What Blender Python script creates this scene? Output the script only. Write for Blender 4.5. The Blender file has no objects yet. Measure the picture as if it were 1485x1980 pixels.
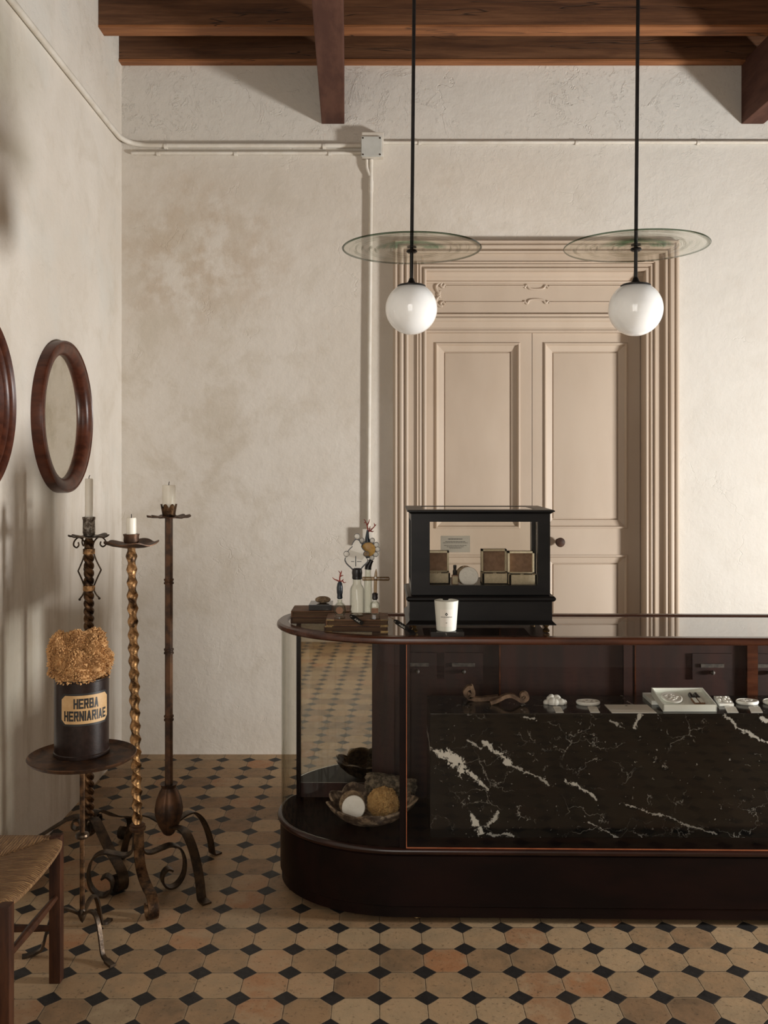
import bpy, bmesh, math, random
from mathutils import Vector, Matrix, noise, Euler
PI = math.pi
C = bpy.context.scene.collection
SC = bpy.context.scene

# ------------------------------------------------------------------ camera, light, exposure
EYE = 1.55
F = 1808.0                                   # focal length in pixels of the 1485 x 1980 frame
cam_d = bpy.data.cameras.new('camera')
cam_d.sensor_fit = 'VERTICAL'
cam_d.sensor_height = 36.0
cam_d.lens = F / 1980 * 36
cam_d.shift_y = -93 / 1980
cam_d.clip_start = 0.05
cam = bpy.data.objects.new('camera', cam_d)
cam.location = (0, 0, EYE)
cam.rotation_euler = (PI / 2, 0, 0)
C.objects.link(cam)
SC.camera = cam

world = bpy.data.worlds.new('world')
SC.world = world
world.use_nodes = True
world.node_tree.nodes['Background'].inputs[0].default_value = (0.75, 0.85, 1.0, 1)
world.node_tree.nodes['Background'].inputs[1].default_value = 0.3

def area(name, loc, target, sx, sy, power, color):
    d = bpy.data.lights.new(name, 'AREA')
    d.shape = 'RECTANGLE'; d.size = sx; d.size_y = sy; d.energy = power; d.color = color
    o = bpy.data.objects.new(name, d)
    o.location = loc
    o.rotation_euler = (Vector(target) - Vector(loc)).to_track_quat('-Z', 'Y').to_euler()
    C.objects.link(o)
    return o
# daylight at the small window in the right wall, and at the glazed opening behind the camera
area('daylight_window', (4.66, 2.50, .90), (-0.3, 4.3, 1.7), 0.48, 0.50, 305, (1.0, 0.99, 0.97))
area('daylight_rear', (-0.48, -1.03, 1.75), (-0.2, 3.0, 1.5), 1.55, 2.2, 44, (1.0, 0.945, 0.865))

vs = SC.view_settings
vs.view_transform = 'Standard'; vs.look = 'None'; vs.gamma = 1.0; vs.use_curve_mapping = False
vs.exposure = 0.05
try:
    SC.cycles.max_bounces = 10; SC.cycles.diffuse_bounces = 5; SC.cycles.glossy_bounces = 5
    SC.cycles.transparent_max_bounces = 32; SC.cycles.caustics_reflective = False; SC.cycles.caustics_refractive = False
except Exception: pass

# ------------------------------------------------------------------ node helpers
class NT:
    def __init__(s, name):
        s.m = bpy.data.materials.new(name); s.m.use_nodes = True
        s.t = s.m.node_tree; s.t.nodes.clear()
        s.out = s.t.nodes.new('ShaderNodeOutputMaterial')
        s._pos = None
    def node(s, typ, **kw):
        n = s.t.nodes.new(typ)
        for k, v in kw.items(): setattr(n, k, v)
        return n
    def put(s, inp, v):
        if v is None: return
        if isinstance(v, bpy.types.NodeSocket): s.t.links.new(v, inp)
        elif isinstance(v, (tuple, list)):
            v = tuple(v)
            if len(inp.default_value) == 4 and len(v) == 3: v = v + (1,)
            inp.default_value = v
        else:
            try: inp.default_value = v
            except TypeError: inp.default_value = (v, v, v) if len(inp.default_value) == 3 else (v, v, v, 1)
    def math(s, op, a, b=None, c=None, clamp=False):
        n = s.node('ShaderNodeMath', operation=op); n.use_clamp = clamp
        for i, v in enumerate((a, b, c)): s.put(n.inputs[i], v)
        return n.outputs[0]
    def vmath(s, op, a, b=None):
        n = s.node('ShaderNodeVectorMath', operation=op)
        s.put(n.inputs[0], a)
        if b is not None: s.put(n.inputs[1], b)
        return n.outputs['Value'] if op in ('LENGTH', 'DISTANCE', 'DOT_PRODUCT') else n.outputs[0]
    def pos(s):
        if s._pos is None: s._pos = s.node('ShaderNodeNewGeometry')
        return s._pos.outputs['Position']
    def obj(s): return s.node('ShaderNodeTexCoord').outputs['Object']
    def sep(s, v):
        n = s.node('ShaderNodeSeparateXYZ'); s.put(n.inputs[0], v); return n.outputs
    def comb(s, x, y, z):
        n = s.node('ShaderNodeCombineXYZ')
        for i, v in enumerate((x, y, z)): s.put(n.inputs[i], v)
        return n.outputs[0]
    def noise(s, v, scale, detail=4, rough=.55, dist=0.0, col=False):
        n = s.node('ShaderNodeTexNoise')
        s.put(n.inputs['Vector'], v); n.inputs['Scale'].default_value = scale
        n.inputs['Detail'].default_value = detail; n.inputs['Roughness'].default_value = rough
        n.inputs['Distortion'].default_value = dist
        return n.outputs['Color' if col else 'Fac']
    def voro(s, v, scale, feature='F1', out='Distance'):
        n = s.node('ShaderNodeTexVoronoi', feature=feature); s.put(n.inputs['Vector'], v)
        n.inputs['Scale'].default_value = scale
        return n.outputs[out]
    def map(s, v, scale=(1, 1, 1), loc=(0, 0, 0), rot=(0, 0, 0)):
        n = s.node('ShaderNodeMapping'); s.put(n.inputs[0], v)
        n.inputs['Scale'].default_value = scale; n.inputs['Location'].default_value = loc
        n.inputs['Rotation'].default_value = rot
        return n.outputs[0]
    def ramp(s, f, stops):
        n = s.node('ShaderNodeValToRGB'); s.put(n.inputs[0], f)
        e = n.color_ramp.elements
        while len(e) < len(stops): e.new(0.5)
        for i, (p, c) in enumerate(stops):
            if not isinstance(c, (tuple, list)): c = (c, c, c)
            e[i].position = p; e[i].color = tuple(c) + (1,)
        return n.outputs[0]
    def ss(s, f, a, b):                                # smoothstep a..b -> 0..1
        n = s.node('ShaderNodeMapRange', interpolation_type='SMOOTHSTEP')
        s.put(n.inputs[0], f); n.inputs[1].default_value = a; n.inputs[2].default_value = b
        return n.outputs[0]
    def mix(s, f, a, b, mode='MIX'):
        n = s.node('ShaderNodeMix', data_type='RGBA', blend_type=mode)
        s.put(n.inputs[0], f); s.put(n.inputs[6], a); s.put(n.inputs[7], b)
        return n.outputs[2]
    def bump(s, h, strength=.3, dist=.01):
        n = s.node('ShaderNodeBump'); n.inputs['Strength'].default_value = strength
        n.inputs['Distance'].default_value = dist; s.put(n.inputs['Height'], h)
        return n.outputs[0]
    def principled(s, color, rough=.5, metal=0.0, normal=None, spec=.5, **kw):
        n = s.node('ShaderNodeBsdfPrincipled')
        s.put(n.inputs['Base Color'], color); s.put(n.inputs['Roughness'], rough)
        s.put(n.inputs['Metallic'], metal); s.put(n.inputs['Specular IOR Level'], spec)
        if normal is not None: s.put(n.inputs['Normal'], normal)
        for k, v in kw.items(): s.put(n.inputs[k.replace('_', ' ')], v)
        return n.outputs[0]
    def done(s, sh):
        s.t.links.new(sh, s.out.inputs[0]); return s.m

def varied(name, c1, c2, rough=.5, metal=0.0, scale=12, bump=.15, bdist=.004, stretch=(1, 1, 1), spec=.5, detail=5, lo=.35, hi=.65, bscale=None, r2=None):
    t = NT(name)
    v = t.map(t.pos(), stretch)
    f = t.ss(t.noise(v, scale, detail, .6), lo, hi)
    nrm = t.bump(t.noise(v, (bscale or scale * 3), 4, .6), bump, bdist) if bump else None
    r = rough if r2 is None else t.math('ADD', rough, t.math('MULTIPLY', f, r2 - rough))
    return t.done(t.principled(t.mix(f, c1, c2), r, metal, nrm, spec))

def thin_glass(name, tint=(.97, .98, .96), edge=(.5, .55, .5), ior=1.45, rough=0.0, edge_amt=0.6, gain=1.0):
    t = NT(name)
    g = t.node('ShaderNodeNewGeometry')
    lw = t.node('ShaderNodeLayerWeight'); lw.inputs[0].default_value = .5
    ec = t.math('MULTIPLY', t.math('POWER', lw.outputs['Facing'], 3.0), edge_amt)
    tr = t.node('ShaderNodeBsdfTransparent'); t.put(tr.inputs[0], t.mix(ec, tint, edge))
    gl = t.node('ShaderNodeBsdfGlossy'); gl.inputs['Roughness'].default_value = rough
    fr = t.node('ShaderNodeFresnel'); fr.inputs[0].default_value = ior
    front = t.math('SUBTRACT', 1.0, g.outputs['Backfacing'])
    f = t.math('MULTIPLY', t.math('MULTIPLY', fr.outputs[0], front), gain, clamp=True)
    mx = t.node('ShaderNodeMixShader')
    t.put(mx.inputs[0], f); t.t.links.new(tr.outputs[0], mx.inputs[1]); t.t.links.new(gl.outputs[0], mx.inputs[2])
    return t.done(mx.outputs[0])

# ------------------------------------------------------------------ materials
TILE = 0.13670
def mat_floor():
    t = NT('octagon_tiles')
    p = t.sep(t.pos())
    th = 0.00524; X0 = -5.1774 * TILE; Z0 = 35.8228 * TILE
    dx = t.math('SUBTRACT', p[0], X0); dz = t.math('SUBTRACT', p[1], Z0)
    c = t.math('DIVIDE', t.math('ADD', t.math('MULTIPLY', dx, math.cos(th)), t.math('MULTIPLY', dz, math.sin(th))), TILE)
    r = t.math('DIVIDE', t.math('SUBTRACT', t.math('MULTIPLY', dx, math.sin(th)), t.math('MULTIPLY', dz, math.cos(th))), TILE)
    wob = t.noise(t.pos(), 22, 3)
    wobn = t.math('MULTIPLY', t.math('SUBTRACT', wob, .5), .035)
    # distance to the lattice points (the dark squares)
    ac = t.math('ABSOLUTE', t.math('SUBTRACT', c, t.math('ROUND', c)))
    ar = t.math('ABSOLUTE', t.math('SUBTRACT', r, t.math('ROUND', r)))
    dia = t.math('ADD', t.math('ADD', ac, ar), wobn)
    black = t.math('LESS_THAN', dia, .268)
    edge_d = t.math('ABSOLUTE', t.math('SUBTRACT', dia, .268))
    edge_s = t.math('ADD', t.math('MINIMUM', ac, ar), t.math('ABSOLUTE', wobn))
    edge_s2 = t.math('ADD', edge_s, t.math('MULTIPLY', black, 9))
    joint = t.math('MINIMUM', t.math('MULTIPLY', edge_d, 1.1), edge_s2)
    grout = t.math('SUBTRACT', 1.0, t.ss(joint, .004, .017))
    tid = t.comb(t.math('FLOOR', c), t.math('FLOOR', r), 0)
    wn = t.node('ShaderNodeTexWhiteNoise', noise_dimensions='2D'); t.put(wn.inputs['Vector'], tid)
    rnd = wn.outputs['Value']
    base = t.ramp(rnd, [(0.0, (.25, .150, .080)), (.25, (.33, .208, .110)), (.5, (.385, .252, .137)), (.72, (.425, .30, .175)), (.86, (.36, .172, .078)), (1.0, (.29, .21, .125))])
    # each tile wears its own way: shift the noise by the tile's number
    wv = t.vmath('ADD', t.pos(), t.vmath('MULTIPLY', wn.outputs['Color'], (7, 7, 7)))
    blotch = t.ss(t.noise(wv, 11, 5, .65), .38, .68)
    base = t.mix(t.math('MULTIPLY', blotch, .62), base, t.mix(rnd, (.105, .073, .043), (.45, .34, .205)))
    speck = t.ss(t.noise(wv, 75, 4, .7), .56, .70)
    base = t.mix(t.math('MULTIPLY', speck, .6), base, (.045, .031, .019))
    rim = t.math('SUBTRACT', 1.0, t.ss(joint, .02, .09))
    base = t.mix(t.math('MULTIPLY', rim, .30), base, (.31, .235, .145))
    dark = t.mix(t.noise(t.pos(), 40, 4), (.008, .007, .0068), (.026, .023, .021))
    col = t.mix(black, base, dark)
    col = t.mix(t.math('MULTIPLY', grout, .8), col, (.028, .019, .013))
    # broad dirt
    col = t.mix(t.math('MULTIPLY', t.ss(t.noise(t.pos(), 1.6, 4), .45, .75), .35), col, (.07, .053, .036))
    h = t.math('SUBTRACT', t.math('ADD', t.noise(wv, 18, 5), t.math('MULTIPLY', t.noise(t.pos(), 90, 3), .3)), t.math('MULTIPLY', grout, 1.2))
    rough = t.math('ADD', .42, t.math('MULTIPLY', t.noise(wv, 30, 3), .3))
    return t.done(t.principled(col, rough, 0, t.bump(h, .35, .004), .3))

def mat_plaster(which):
    t = NT('lime_plaster_' + which)
    P = t.pos(); s = t.sep(P)
    big = t.noise(P, 1.3, 6, .62)
    mid = t.noise(P, 4.2, 6, .68, .4)
    fine = t.noise(P, 42, 4, .6)
    col = t.mix(t.ss(big, .36, .64), (.675, .625, .555), (.615, .56, .485))
    col = t.mix(t.math('MULTIPLY', t.ss(mid, .48, .70), .35), col, (.50, .435, .345))
    if which == 'back':
        # brown damp stain high on the left, paler limewash near the top and to the right
        d = t.vmath('DISTANCE', t.vmath('MULTIPLY', P, (1, 0, 1.25)), (-1.02, 0, 2.66 * 1.25))
        st = t.math('SUBTRACT', 1.0, t.ss(t.math('ADD', d, t.math('MULTIPLY', t.math('SUBTRACT', mid, .5), .9)), .10, .75))
        st = t.math('MULTIPLY', st, t.ss(t.noise(P, 6, 6, .7), .36, .62))
        col = t.mix(t.math('MULTIPLY', st, .62), col, (.455, .35, .245))
        d2 = t.vmath('DISTANCE', t.vmath('MULTIPLY', P, (1, 0, .45)), (-1.05, 0, 1.75 * .45))
        st2 = t.math('MULTIPLY', t.math('SUBTRACT', 1.0, t.ss(d2, .15, .75)), t.ss(mid, .40, .62))
        col = t.mix(t.math('MULTIPLY', st2, .32), col, (.50, .43, .33))
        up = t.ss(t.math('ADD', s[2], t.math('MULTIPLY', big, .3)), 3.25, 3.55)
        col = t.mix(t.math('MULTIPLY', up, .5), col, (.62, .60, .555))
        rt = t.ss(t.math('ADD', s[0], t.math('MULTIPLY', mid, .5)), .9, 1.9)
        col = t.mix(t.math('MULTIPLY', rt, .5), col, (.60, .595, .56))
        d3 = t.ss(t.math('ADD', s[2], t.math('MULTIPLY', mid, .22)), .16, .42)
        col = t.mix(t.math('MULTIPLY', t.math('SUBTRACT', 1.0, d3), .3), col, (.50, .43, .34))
        rough_top = t.ss(s[2], 3.15, 3.45)
    else:
        streak = t.noise(t.map(P, (1, 5.5, .7)), 1.6, 5, .6)
        low = t.math('SUBTRACT', 1.0, t.ss(s[2], .9, 2.1))
        col = t.mix(t.math('MULTIPLY', t.math('MULTIPLY', t.ss(streak, .45, .66), low), .55), col, (.40, .33, .25))
        col = t.mix(t.math('MULTIPLY', t.ss(t.noise(P, 2.2, 5), .5, .7), .25), col, (.55, .57, .54))
        rough_top = t.ss(s[2], 3.2, 3.6)
    # hairline cracks and trowel chips, densest near the top
    cv = t.vmath('ADD', P, t.vmath('MULTIPLY', t.noise(P, 5, 4, .6, col=True), (.35, .35, .35)))
    cr = t.voro(cv, 3.1, 'DISTANCE_TO_EDGE')
    crk = t.math('MULTIPLY', t.math('SUBTRACT', 1.0, t.ss(cr, .0, .012)), t.ss(t.noise(P, 2.4, 2), .56, .66))
    chip = t.math('MULTIPLY', t.math('ADD', t.ss(t.noise(P, 8, 6, .72, 1.2), .56, .62), t.ss(t.noise(P, 19, 5, .7, 1.0), .58, .63)), t.math('MULTIPLY', t.math('ADD', .08, rough_top), t.ss(t.noise(P, 1.7, 3), .40, .62)))
    h = t.math('ADD', t.math('MULTIPLY', fine, .25), t.math('MULTIPLY', t.noise(P, 9, 6, .62), .9))
    h = t.math('ADD', h, t.math('MULTIPLY', chip, 1.0))
    h = t.math('SUBTRACT', h, t.math('MULTIPLY', crk, t.math('ADD', .25, rough_top)))
    return t.done(t.principled(col, .9, 0, t.bump(h, .36, .014), .15))

def mat_marble(name, seglist=(), white=(.62, .60, .55), lift=1.0):
    t = NT(name)
    P = t.pos()
    w = t.vmath('MULTIPLY', t.vmath('SUBTRACT', t.noise(P, 9, 5, .65, col=True), (.5, .5, .5)), (.12, .12, .12))
    w2 = t.vmath('MULTIPLY', t.vmath('SUBTRACT', t.noise(P, 45, 4, .7, col=True), (.5, .5, .5)), (.022, .022, .022))
    Q = t.vmath('ADD', t.vmath('ADD', P, w), w2)
    tot = None
    vein = t.voro(t.map(Q, (1, 1, 1.6), rot=(0, .7, 0)), 7, 'DISTANCE_TO_EDGE')
    f1 = t.math('MULTIPLY', t.math('SUBTRACT', 1.0, t.ss(vein, .0, .012)), t.ss(t.noise(P, 6, 3), .50, .66))
    vein2 = t.voro(Q, 24, 'DISTANCE_TO_EDGE')
    f2 = t.math('MULTIPLY', t.math('SUBTRACT', 1.0, t.ss(vein2, .0, .05)), t.ss(t.noise(P, 14, 4, .7), .58, .68))
    chips = t.ss(t.noise(P, 60, 3, .7), .68, .72)
    tot = t.math('MAXIMUM', t.math('MULTIPLY', f1, .45), t.math('MULTIPLY', t.math('MAXIMUM', f2, chips), .45))
    Pw = t.vmath('ADD', P, t.vmath('ADD', t.vmath('MULTIPLY', w, (.55, 0, .55)), w2))
    frac = t.math('MULTIPLY', t.math('SUBTRACT', t.noise(t.map(P, (1, 1, 1), rot=(0, .6, 0)), 38, 7, .78, .6), .53), 3.0)
    for (ax, az, bx, bz, rad, amt) in seglist:          # bold white veins of this slab
        s = t.sep(Pw)
        lx, lz = bx - ax, bz - az; L2 = lx * lx + lz * lz
        px = t.math('SUBTRACT', s[0], ax); pz = t.math('SUBTRACT', s[2], az)
        k = t.math('DIVIDE', t.math('ADD', t.math('MULTIPLY', px, lx), t.math('MULTIPLY', pz, lz)), L2, clamp=True)
        ex = t.math('SUBTRACT', px, t.math('MULTIPLY', k, lx)); ez = t.math('SUBTRACT', pz, t.math('MULTIPLY', k, lz))
        d = t.math('SQRT', t.math('ADD', t.math('MULTIPLY', ex, ex), t.math('MULTIPLY', ez, ez)))
        fld = t.math('SUBTRACT', t.math('ADD', frac, .5), t.math('DIVIDE', d, 1.45 * rad))
        m = t.math('MULTIPLY', t.ss(fld, .10, .20), amt)
        tot = t.math('MAXIMUM', tot, m)
    base = t.mix(t.noise(P, 20, 5), (.0045 * lift, .0042 * lift, .004 * lift), (.011 * lift, .0100 * lift, .009 * lift))
    return t.done(t.principled(t.mix(tot, base, white), .14, 0, None, .4))

def mat_disc():
    t = NT('blown_swirl_glass')
    o = t.obj(); s = t.sep(o)
    r = t.vmath('LENGTH', t.comb(s[0], s[1], 0))
    ang = t.math('ARCTAN2', s[1], s[0])
    wv = t.comb(t.math('ADD', t.math('MULTIPLY', r, 58), t.math('MULTIPLY', ang, .18)), t.math('MULTIPLY', t.math('COSINE', ang), .7), t.math('MULTIPLY', t.math('SINE', ang), .7))
    n1 = t.noise(wv, 1.0, 5, .62, .3)
    col = t.ramp(n1, [(0.0, (.30, .30, .26)), (.36, (.46, .47, .41)), (.44, (.90, .91, .87)), (.50, (.97, .975, .95)), (.60, (.965, .97, .945)), (.66, (.62, .63, .57)), (.72, (.93, .94, .90)), (1, (.5, .5, .45))])
    gm = t.math('MULTIPLY', t.math('SUBTRACT', 1.0, t.ss(t.math('ABSOLUTE', t.math('SUBTRACT', r, .075)), .01, .055)), t.ss(t.math('SUBTRACT', 0.0, s[1]), -.01, .04))
    col = t.mix(t.math('MULTIPLY', gm, t.ss(n1, .42, .58)), col, (.16, .42, .27))
    rimm = t.ss(r, .2315, .2345)
    col = t.mix(rimm, col, (.16, .22, .17))
    tr = t.node('ShaderNodeBsdfTransparent'); t.put(tr.inputs[0], col)
    gl = t.node('ShaderNodeBsdfGlossy'); gl.inputs['Roughness'].default_value = .03
    nb = t.bump(n1, .5, .006); t.put(gl.inputs['Normal'], nb)
    g = t.node('ShaderNodeNewGeometry')
    fr = t.node('ShaderNodeFresnel'); fr.inputs[0].default_value = 1.5; t.put(fr.inputs['Normal'], nb)
    f = t.math('MULTIPLY', fr.outputs[0], t.math('SUBTRACT', 1.0, g.outputs['Backfacing']), clamp=True)
    mx = t.node('ShaderNodeMixShader'); t.put(mx.inputs[0], f)
    t.t.links.new(tr.outputs[0], mx.inputs[1]); t.t.links.new(gl.outputs[0], mx.inputs[2])
    return t.done(mx.outputs[0])

def mat_rush(cx, cy, hx, hy):
    t = NT('woven_rush')
    s = t.sep(t.pos())
    u = t.math('DIVIDE', t.math('SUBTRACT', s[0], cx), hx); v = t.math('DIVIDE', t.math('SUBTRACT', s[1], cy), hy)
    sel = t.math('GREATER_THAN', t.math('ABSOLUTE', u), t.math('ABSOLUTE', v))
    wob = t.math('MULTIPLY', t.noise(t.pos(), 9, 3), .03)
    a = t.math('ADD', s[0], wob); b = t.math('ADD', s[1], wob)
    # strands in the side triangles run along X, in the front and back ones along Y
    across = t.math('ADD', t.math('MULTIPLY', sel, b), t.math('MULTIPLY', t.math('SUBTRACT', 1.0, sel), a))
    along = t.math('ADD', t.math('MULTIPLY', sel, a), t.math('MULTIPLY', t.math('SUBTRACT', 1.0, sel), b))
    st = t.math('SINE', t.math('MULTIPLY', across, 2 * PI / .0085))
    fib = t.noise(t.comb(t.math('MULTIPLY', across, 420), t.math('MULTIPLY', along, 22), t.math('MULTIPLY', s[2], 100)), 1.0, 4, .65)
    col = t.ramp(fib, [(.30, (.075, .034, .013)), (.5, (.245, .125, .048)), (.70, (.46, .28, .12))])
    col = t.mix(t.math('MULTIPLY', t.ss(st, -.2, -.95), .55), col, (.05, .028, .014))
    h = t.math('ADD', t.math('MULTIPLY', st, .6), fib)
    return t.done(t.principled(col, .62, 0, t.bump(h, .8, .004), .35))

def mat_opal():
    t = NT('opal_glass')
    n = t.principled((.86, .87, .85), .06, 0, None, .5, Coat_Weight=.6, Coat_Roughness=.02, Subsurface_Weight=1.0, Subsurface_Radius=(1, 1, 1), Subsurface_Scale=.12)
    return t.done(n)

M = {}
M['floor'] = mat_floor()
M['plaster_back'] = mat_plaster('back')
M['plaster_left'] = mat_plaster('left')
M['ceiling'] = varied('ceiling_boards', (.06, .026, .014), (.10, .045, .022), .7, 0, 6, .3, .004, (.3, 3, 3))
M['beam_paint'] = varied('beam_brown', (.068, .027, .018), (.105, .046, .030), .75, 0, 14, .3, .004, (1, .25, 1), .25)
def mat_oak(name, cols, rough=.6):
    t = NT(name)
    P = t.pos()
    g = t.noise(t.map(P, (.6, 7, 7)), 2.6, 6, .66, .35)
    g2 = t.noise(t.map(P, (1.2, 40, 40)), 2.0, 4, .6)
    col = t.ramp(t.math('ADD', t.math('MULTIPLY', g, .75), t.math('MULTIPLY', g2, .25)), cols)
    knot = t.voro(t.map(P, (1, 1, 2.2)), 1.9)
    col = t.mix(t.math('MULTIPLY', t.math('SUBTRACT', 1.0, t.ss(knot, .02, .06)), .8), col, (.02, .010, .006))
    split = t.math('SUBTRACT', 1.0, t.ss(t.math('ABSOLUTE', t.math('SUBTRACT', t.noise(t.map(P, (.25, 5, 5)), 2.0, 3), .5)), .0, .006))
    col = t.mix(t.math('MULTIPLY', split, .8), col, (.012, .007, .004))
    h = t.math('SUBTRACT', g2, split)
    return t.done(t.principled(col, rough, 0, t.bump(h, .35, .004), .3))
M['beam_oak'] = mat_oak('beam_oak', [(.30, (.040, .017, .009)), (.5, (.105, .046, .021)), (.7, (.19, .090, .043))])
M['edge_oak'] = mat_oak('edge_oak', [(.30, (.11, .040, .014)), (.5, (.25, .098, .036)), (.7, (.36, .155, .060))])
M['door_paint'] = varied('door_paint', (.505, .412, .322), (.46, .366, .28), .5, 0, 2.2, .1, .002, (1, 1, .4), .4)
M['pipe'] = varied('pipe_paint', (.66, .62, .55), (.58, .53, .45), .6, 0, 9, .1, .002)
M['box_grey'] = varied('box_grey', (.52, .52, .48), (.46, .46, .42), .55, 0, 9, .05, .002)
M['mahogany'] = varied('dark_mahogany', (.0050, .0025, .0022), (.0100, .0038, .0030), .36, 0, 7, .08, .002, (.4, 4, 1.2), .15)
M['mahogany_in'] = varied('inner_mahogany', (.014, .0042, .0028), (.030, .0075, .0046), .5, 0, 7, .08, .002, (3, 3, .35), .4)
M['rail'] = varied('rail_mahogany', (.042, .013, .0065), (.085, .027, .012), .26, 0, 10, .08, .002, (.5, 3, 3), .5)
M['moulding'] = varied('moulding_mahogany', (.014, .0048, .0032), (.030, .009, .0055), .25, 0, 10, .08, .002, (.5, 3, 3), .5)
M['interior'] = varied('interior_board', (.0060, .0030, .0024), (.012, .0045, .0034), .65, 0, 7, .08, .002, (.5, 3, 3), .06)
M['bead'] = varied('bead_wood', (.30, .085, .035), (.42, .14, .06), .25, 0, 20, .05, .002)
M['ebony'] = varied('ebonised_wood', (.0042, .0038, .0036), (.0075, .0065, .006), .36, 0, 10, .08, .002, (.5, 2, 2), .18)
M['brass'] = varied('aged_brass', (.22, .145, .065), (.09, .06, .03), .4, 1, 40, .1, .002)
M['iron'] = varied('old_iron', (.030, .022, .016), (.085, .055, .032), .5, .75, 26, .3, .003, r2=.35)
M['rust_iron'] = varied('rusty_iron', (.045, .026, .017), (.13, .062, .030), .5, .6, 22, .3, .003)
M['gilt'] = varied('worn_gilt', (.050, .026, .013), (.46, .26, .115), .38, .85, 34, .4, .004, lo=.34, hi=.60)
M['gilt_dark'] = varied('dark_gilt', (.030, .017, .010), (.19, .100, .045), .42, .8, 30, .35, .004, lo=.36, hi=.68)
M['pewter'] = varied('pitted_socket', (.10, .075, .055), (.34, .30, .25), .45, .7, 70, .5, .004, lo=.42, hi=.58)
M['drawer_label'] = varied('tarnished_holder', (.030, .024, .019), (.075, .062, .050), .6, 0, 60, .2, .002)
M['wax'] = varied('candle_wax', (.93, .89, .78), (.88, .83, .71), .4, 0, 8, .05, .002)
M['wick'] = varied('burnt_wick', (.01, .01, .01), (.03, .025, .02), .9)
M['mirror_wood'] = varied('mirror_mahogany', (.046, .013, .007), (.092, .027, .013), .33, 0, 9, .08, .002, (1, 3, 3), .3)
t_ = NT('mirror_silver')
M['mirror'] = t_.done(t_.principled(t_.mix(t_.ss(t_.noise(t_.pos(), 6, 5, .7), .45, .75), (.80, .77, .70), (.62, .58, .49)), .035, 1.0))
t_ = NT('counter_mirror')
M['counter_mirror'] = t_.done(t_.principled((.60, .57, .49), .02, 1.0))
M['chair_wood'] = varied('chair_wood', (.030, .0105, .005), (.066, .024, .010), .5, 0, 14, .2, .003, (2, 2, .4), .25)
M['rush'] = mat_rush(-1.17, 2.59, .20, .225)
M['tin'] = varied('brown_tin', (.014, .0075, .0055), (.022, .012, .009), .36, 0, 60, .12, .002, spec=.25)
M['sponge_brown'] = varied('dried_sponge', (.36, .185, .070), (.62, .36, .15), .85, 0, 30, .3, .004)
M['sponge_gold'] = varied('sea_sponge', (.40, .225, .075), (.60, .38, .15), .85, 0, 40, .9, .012)
M['label_paper'] = varied('aged_label', (.50, .30, .125), (.60, .39, .19), .55, 0, 18, .05, .001)
M['ink'] = varied('black_ink', (.010, .009, .008), (.016, .014, .012), .5, 0, 20, 0)
M['marble_slab'] = None
M['marble_small'] = mat_marble('black_marble_small', (), (.55, .52, .46), 2.6)
M['pane'] = thin_glass('display_glass', (.972, .968, .955), (.55, .56, .5), 1.45, 0, .6, .6)
M['pane_top'] = thin_glass('counter_top_glass', (.95, .96, .94), (.8, .8, .75), 1.52, 0, .5, 1.6)
M['bottle_glass'] = thin_glass('bottle_glass', (.93, .94, .91), (.22, .23, .20), 1.5, .02, .85)
M['bottle_green'] = thin_glass('greenish_glass', (.945, .95, .925), (.30, .33, .28), 1.5, .03, .7)
M['smoky'] = thin_glass('smoky_glass', (.60, .51, .40), (.03, .02, .015), 1.5, .02, 1.0)
M['disc'] = mat_disc()
M['opal'] = mat_opal()
M['rod'] = varied('blackened_steel', (.012, .011, .011), (.02, .018, .017), .4, .5, 30, .05, .001)
M['coral'] = varied('red_coral', (.23, .022, .016), (.33, .05, .03), .45, 0, 60, .1, .001)
M['amber'] = varied('amber_disc', (.50, .26, .045), (.66, .40, .10), .4, 0, 60, .2, .002)
M['sealing'] = varied('black_sealing_wax', (.010, .009, .011), (.02, .017, .018), .28, 0, 60, .3, .002)
M['sealing_blue'] = varied('blue_black_wax', (.008, .013, .022), (.018, .030, .042), .3, 0, 60, .4, .003)
M['porcelain'] = varied('plaster_white', (.86, .85, .80), (.80, .785, .73), .55, 0, 40, .12, .001)
M['paper'] = varied('white_paper', (.82, .79, .72), (.78, .75, .68), .7, 0, 12, 0)
M['card_white'] = varied('white_card', (.82, .84, .78), (.78, .80, .74), .6, 0, 12, 0)
M['grey_card'] = varied('grey_card', (.44, .40, .33), (.41, .37, .30), .6, 0, 12, 0)
M['ceramic'] = varied('white_ceramic', (.74, .74, .66), (.70, .70, .62), .32, 0, 12, 0)
M['leather'] = varied('old_leather', (.115, .054, .026), (.21, .108, .056), .6, 0, 20, .3, .003, spec=.25)
M['leather_dk'] = varied('dark_leather', (.036, .017, .010), (.072, .034, .020), .55, 0, 20, .3, .003, spec=.25)
M['pages'] = varied('page_edges', (.060, .034, .019), (.115, .068, .040), .8, 0, 8, .4, .002, (1, 1, 40), .2)
M['ribbon'] = varied('black_ribbon', (.010, .010, .010), (.02, .019, .018), .45, 0, 40, .1, .001)
M['white_ink'] = varied('white_ink', (.7, .7, .66), (.6, .6, .56), .6, 0, 20, 0)
M['pumice'] = varied('brown_pumice', (.16, .105, .060), (.33, .235, .14), .9, 0, 70, .8, .006, lo=.4, hi=.6)
M['shell_stone'] = varied('mottled_shell', (.070, .045, .031), (.40, .30, .205), .7, 0, 34, .5, .005, detail=6, lo=.42, hi=.66)
M['rough_stone'] = varied('fibrous_stone', (.060, .046, .030), (.26, .205, .14), .85, 0, 60, .9, .008, lo=.4, hi=.62)
M['carved'] = varied('carved_walnut', (.085, .046, .026), (.25, .155, .095), .55, 0, 30, .5, .004, lo=.38, hi=.64)
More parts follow.
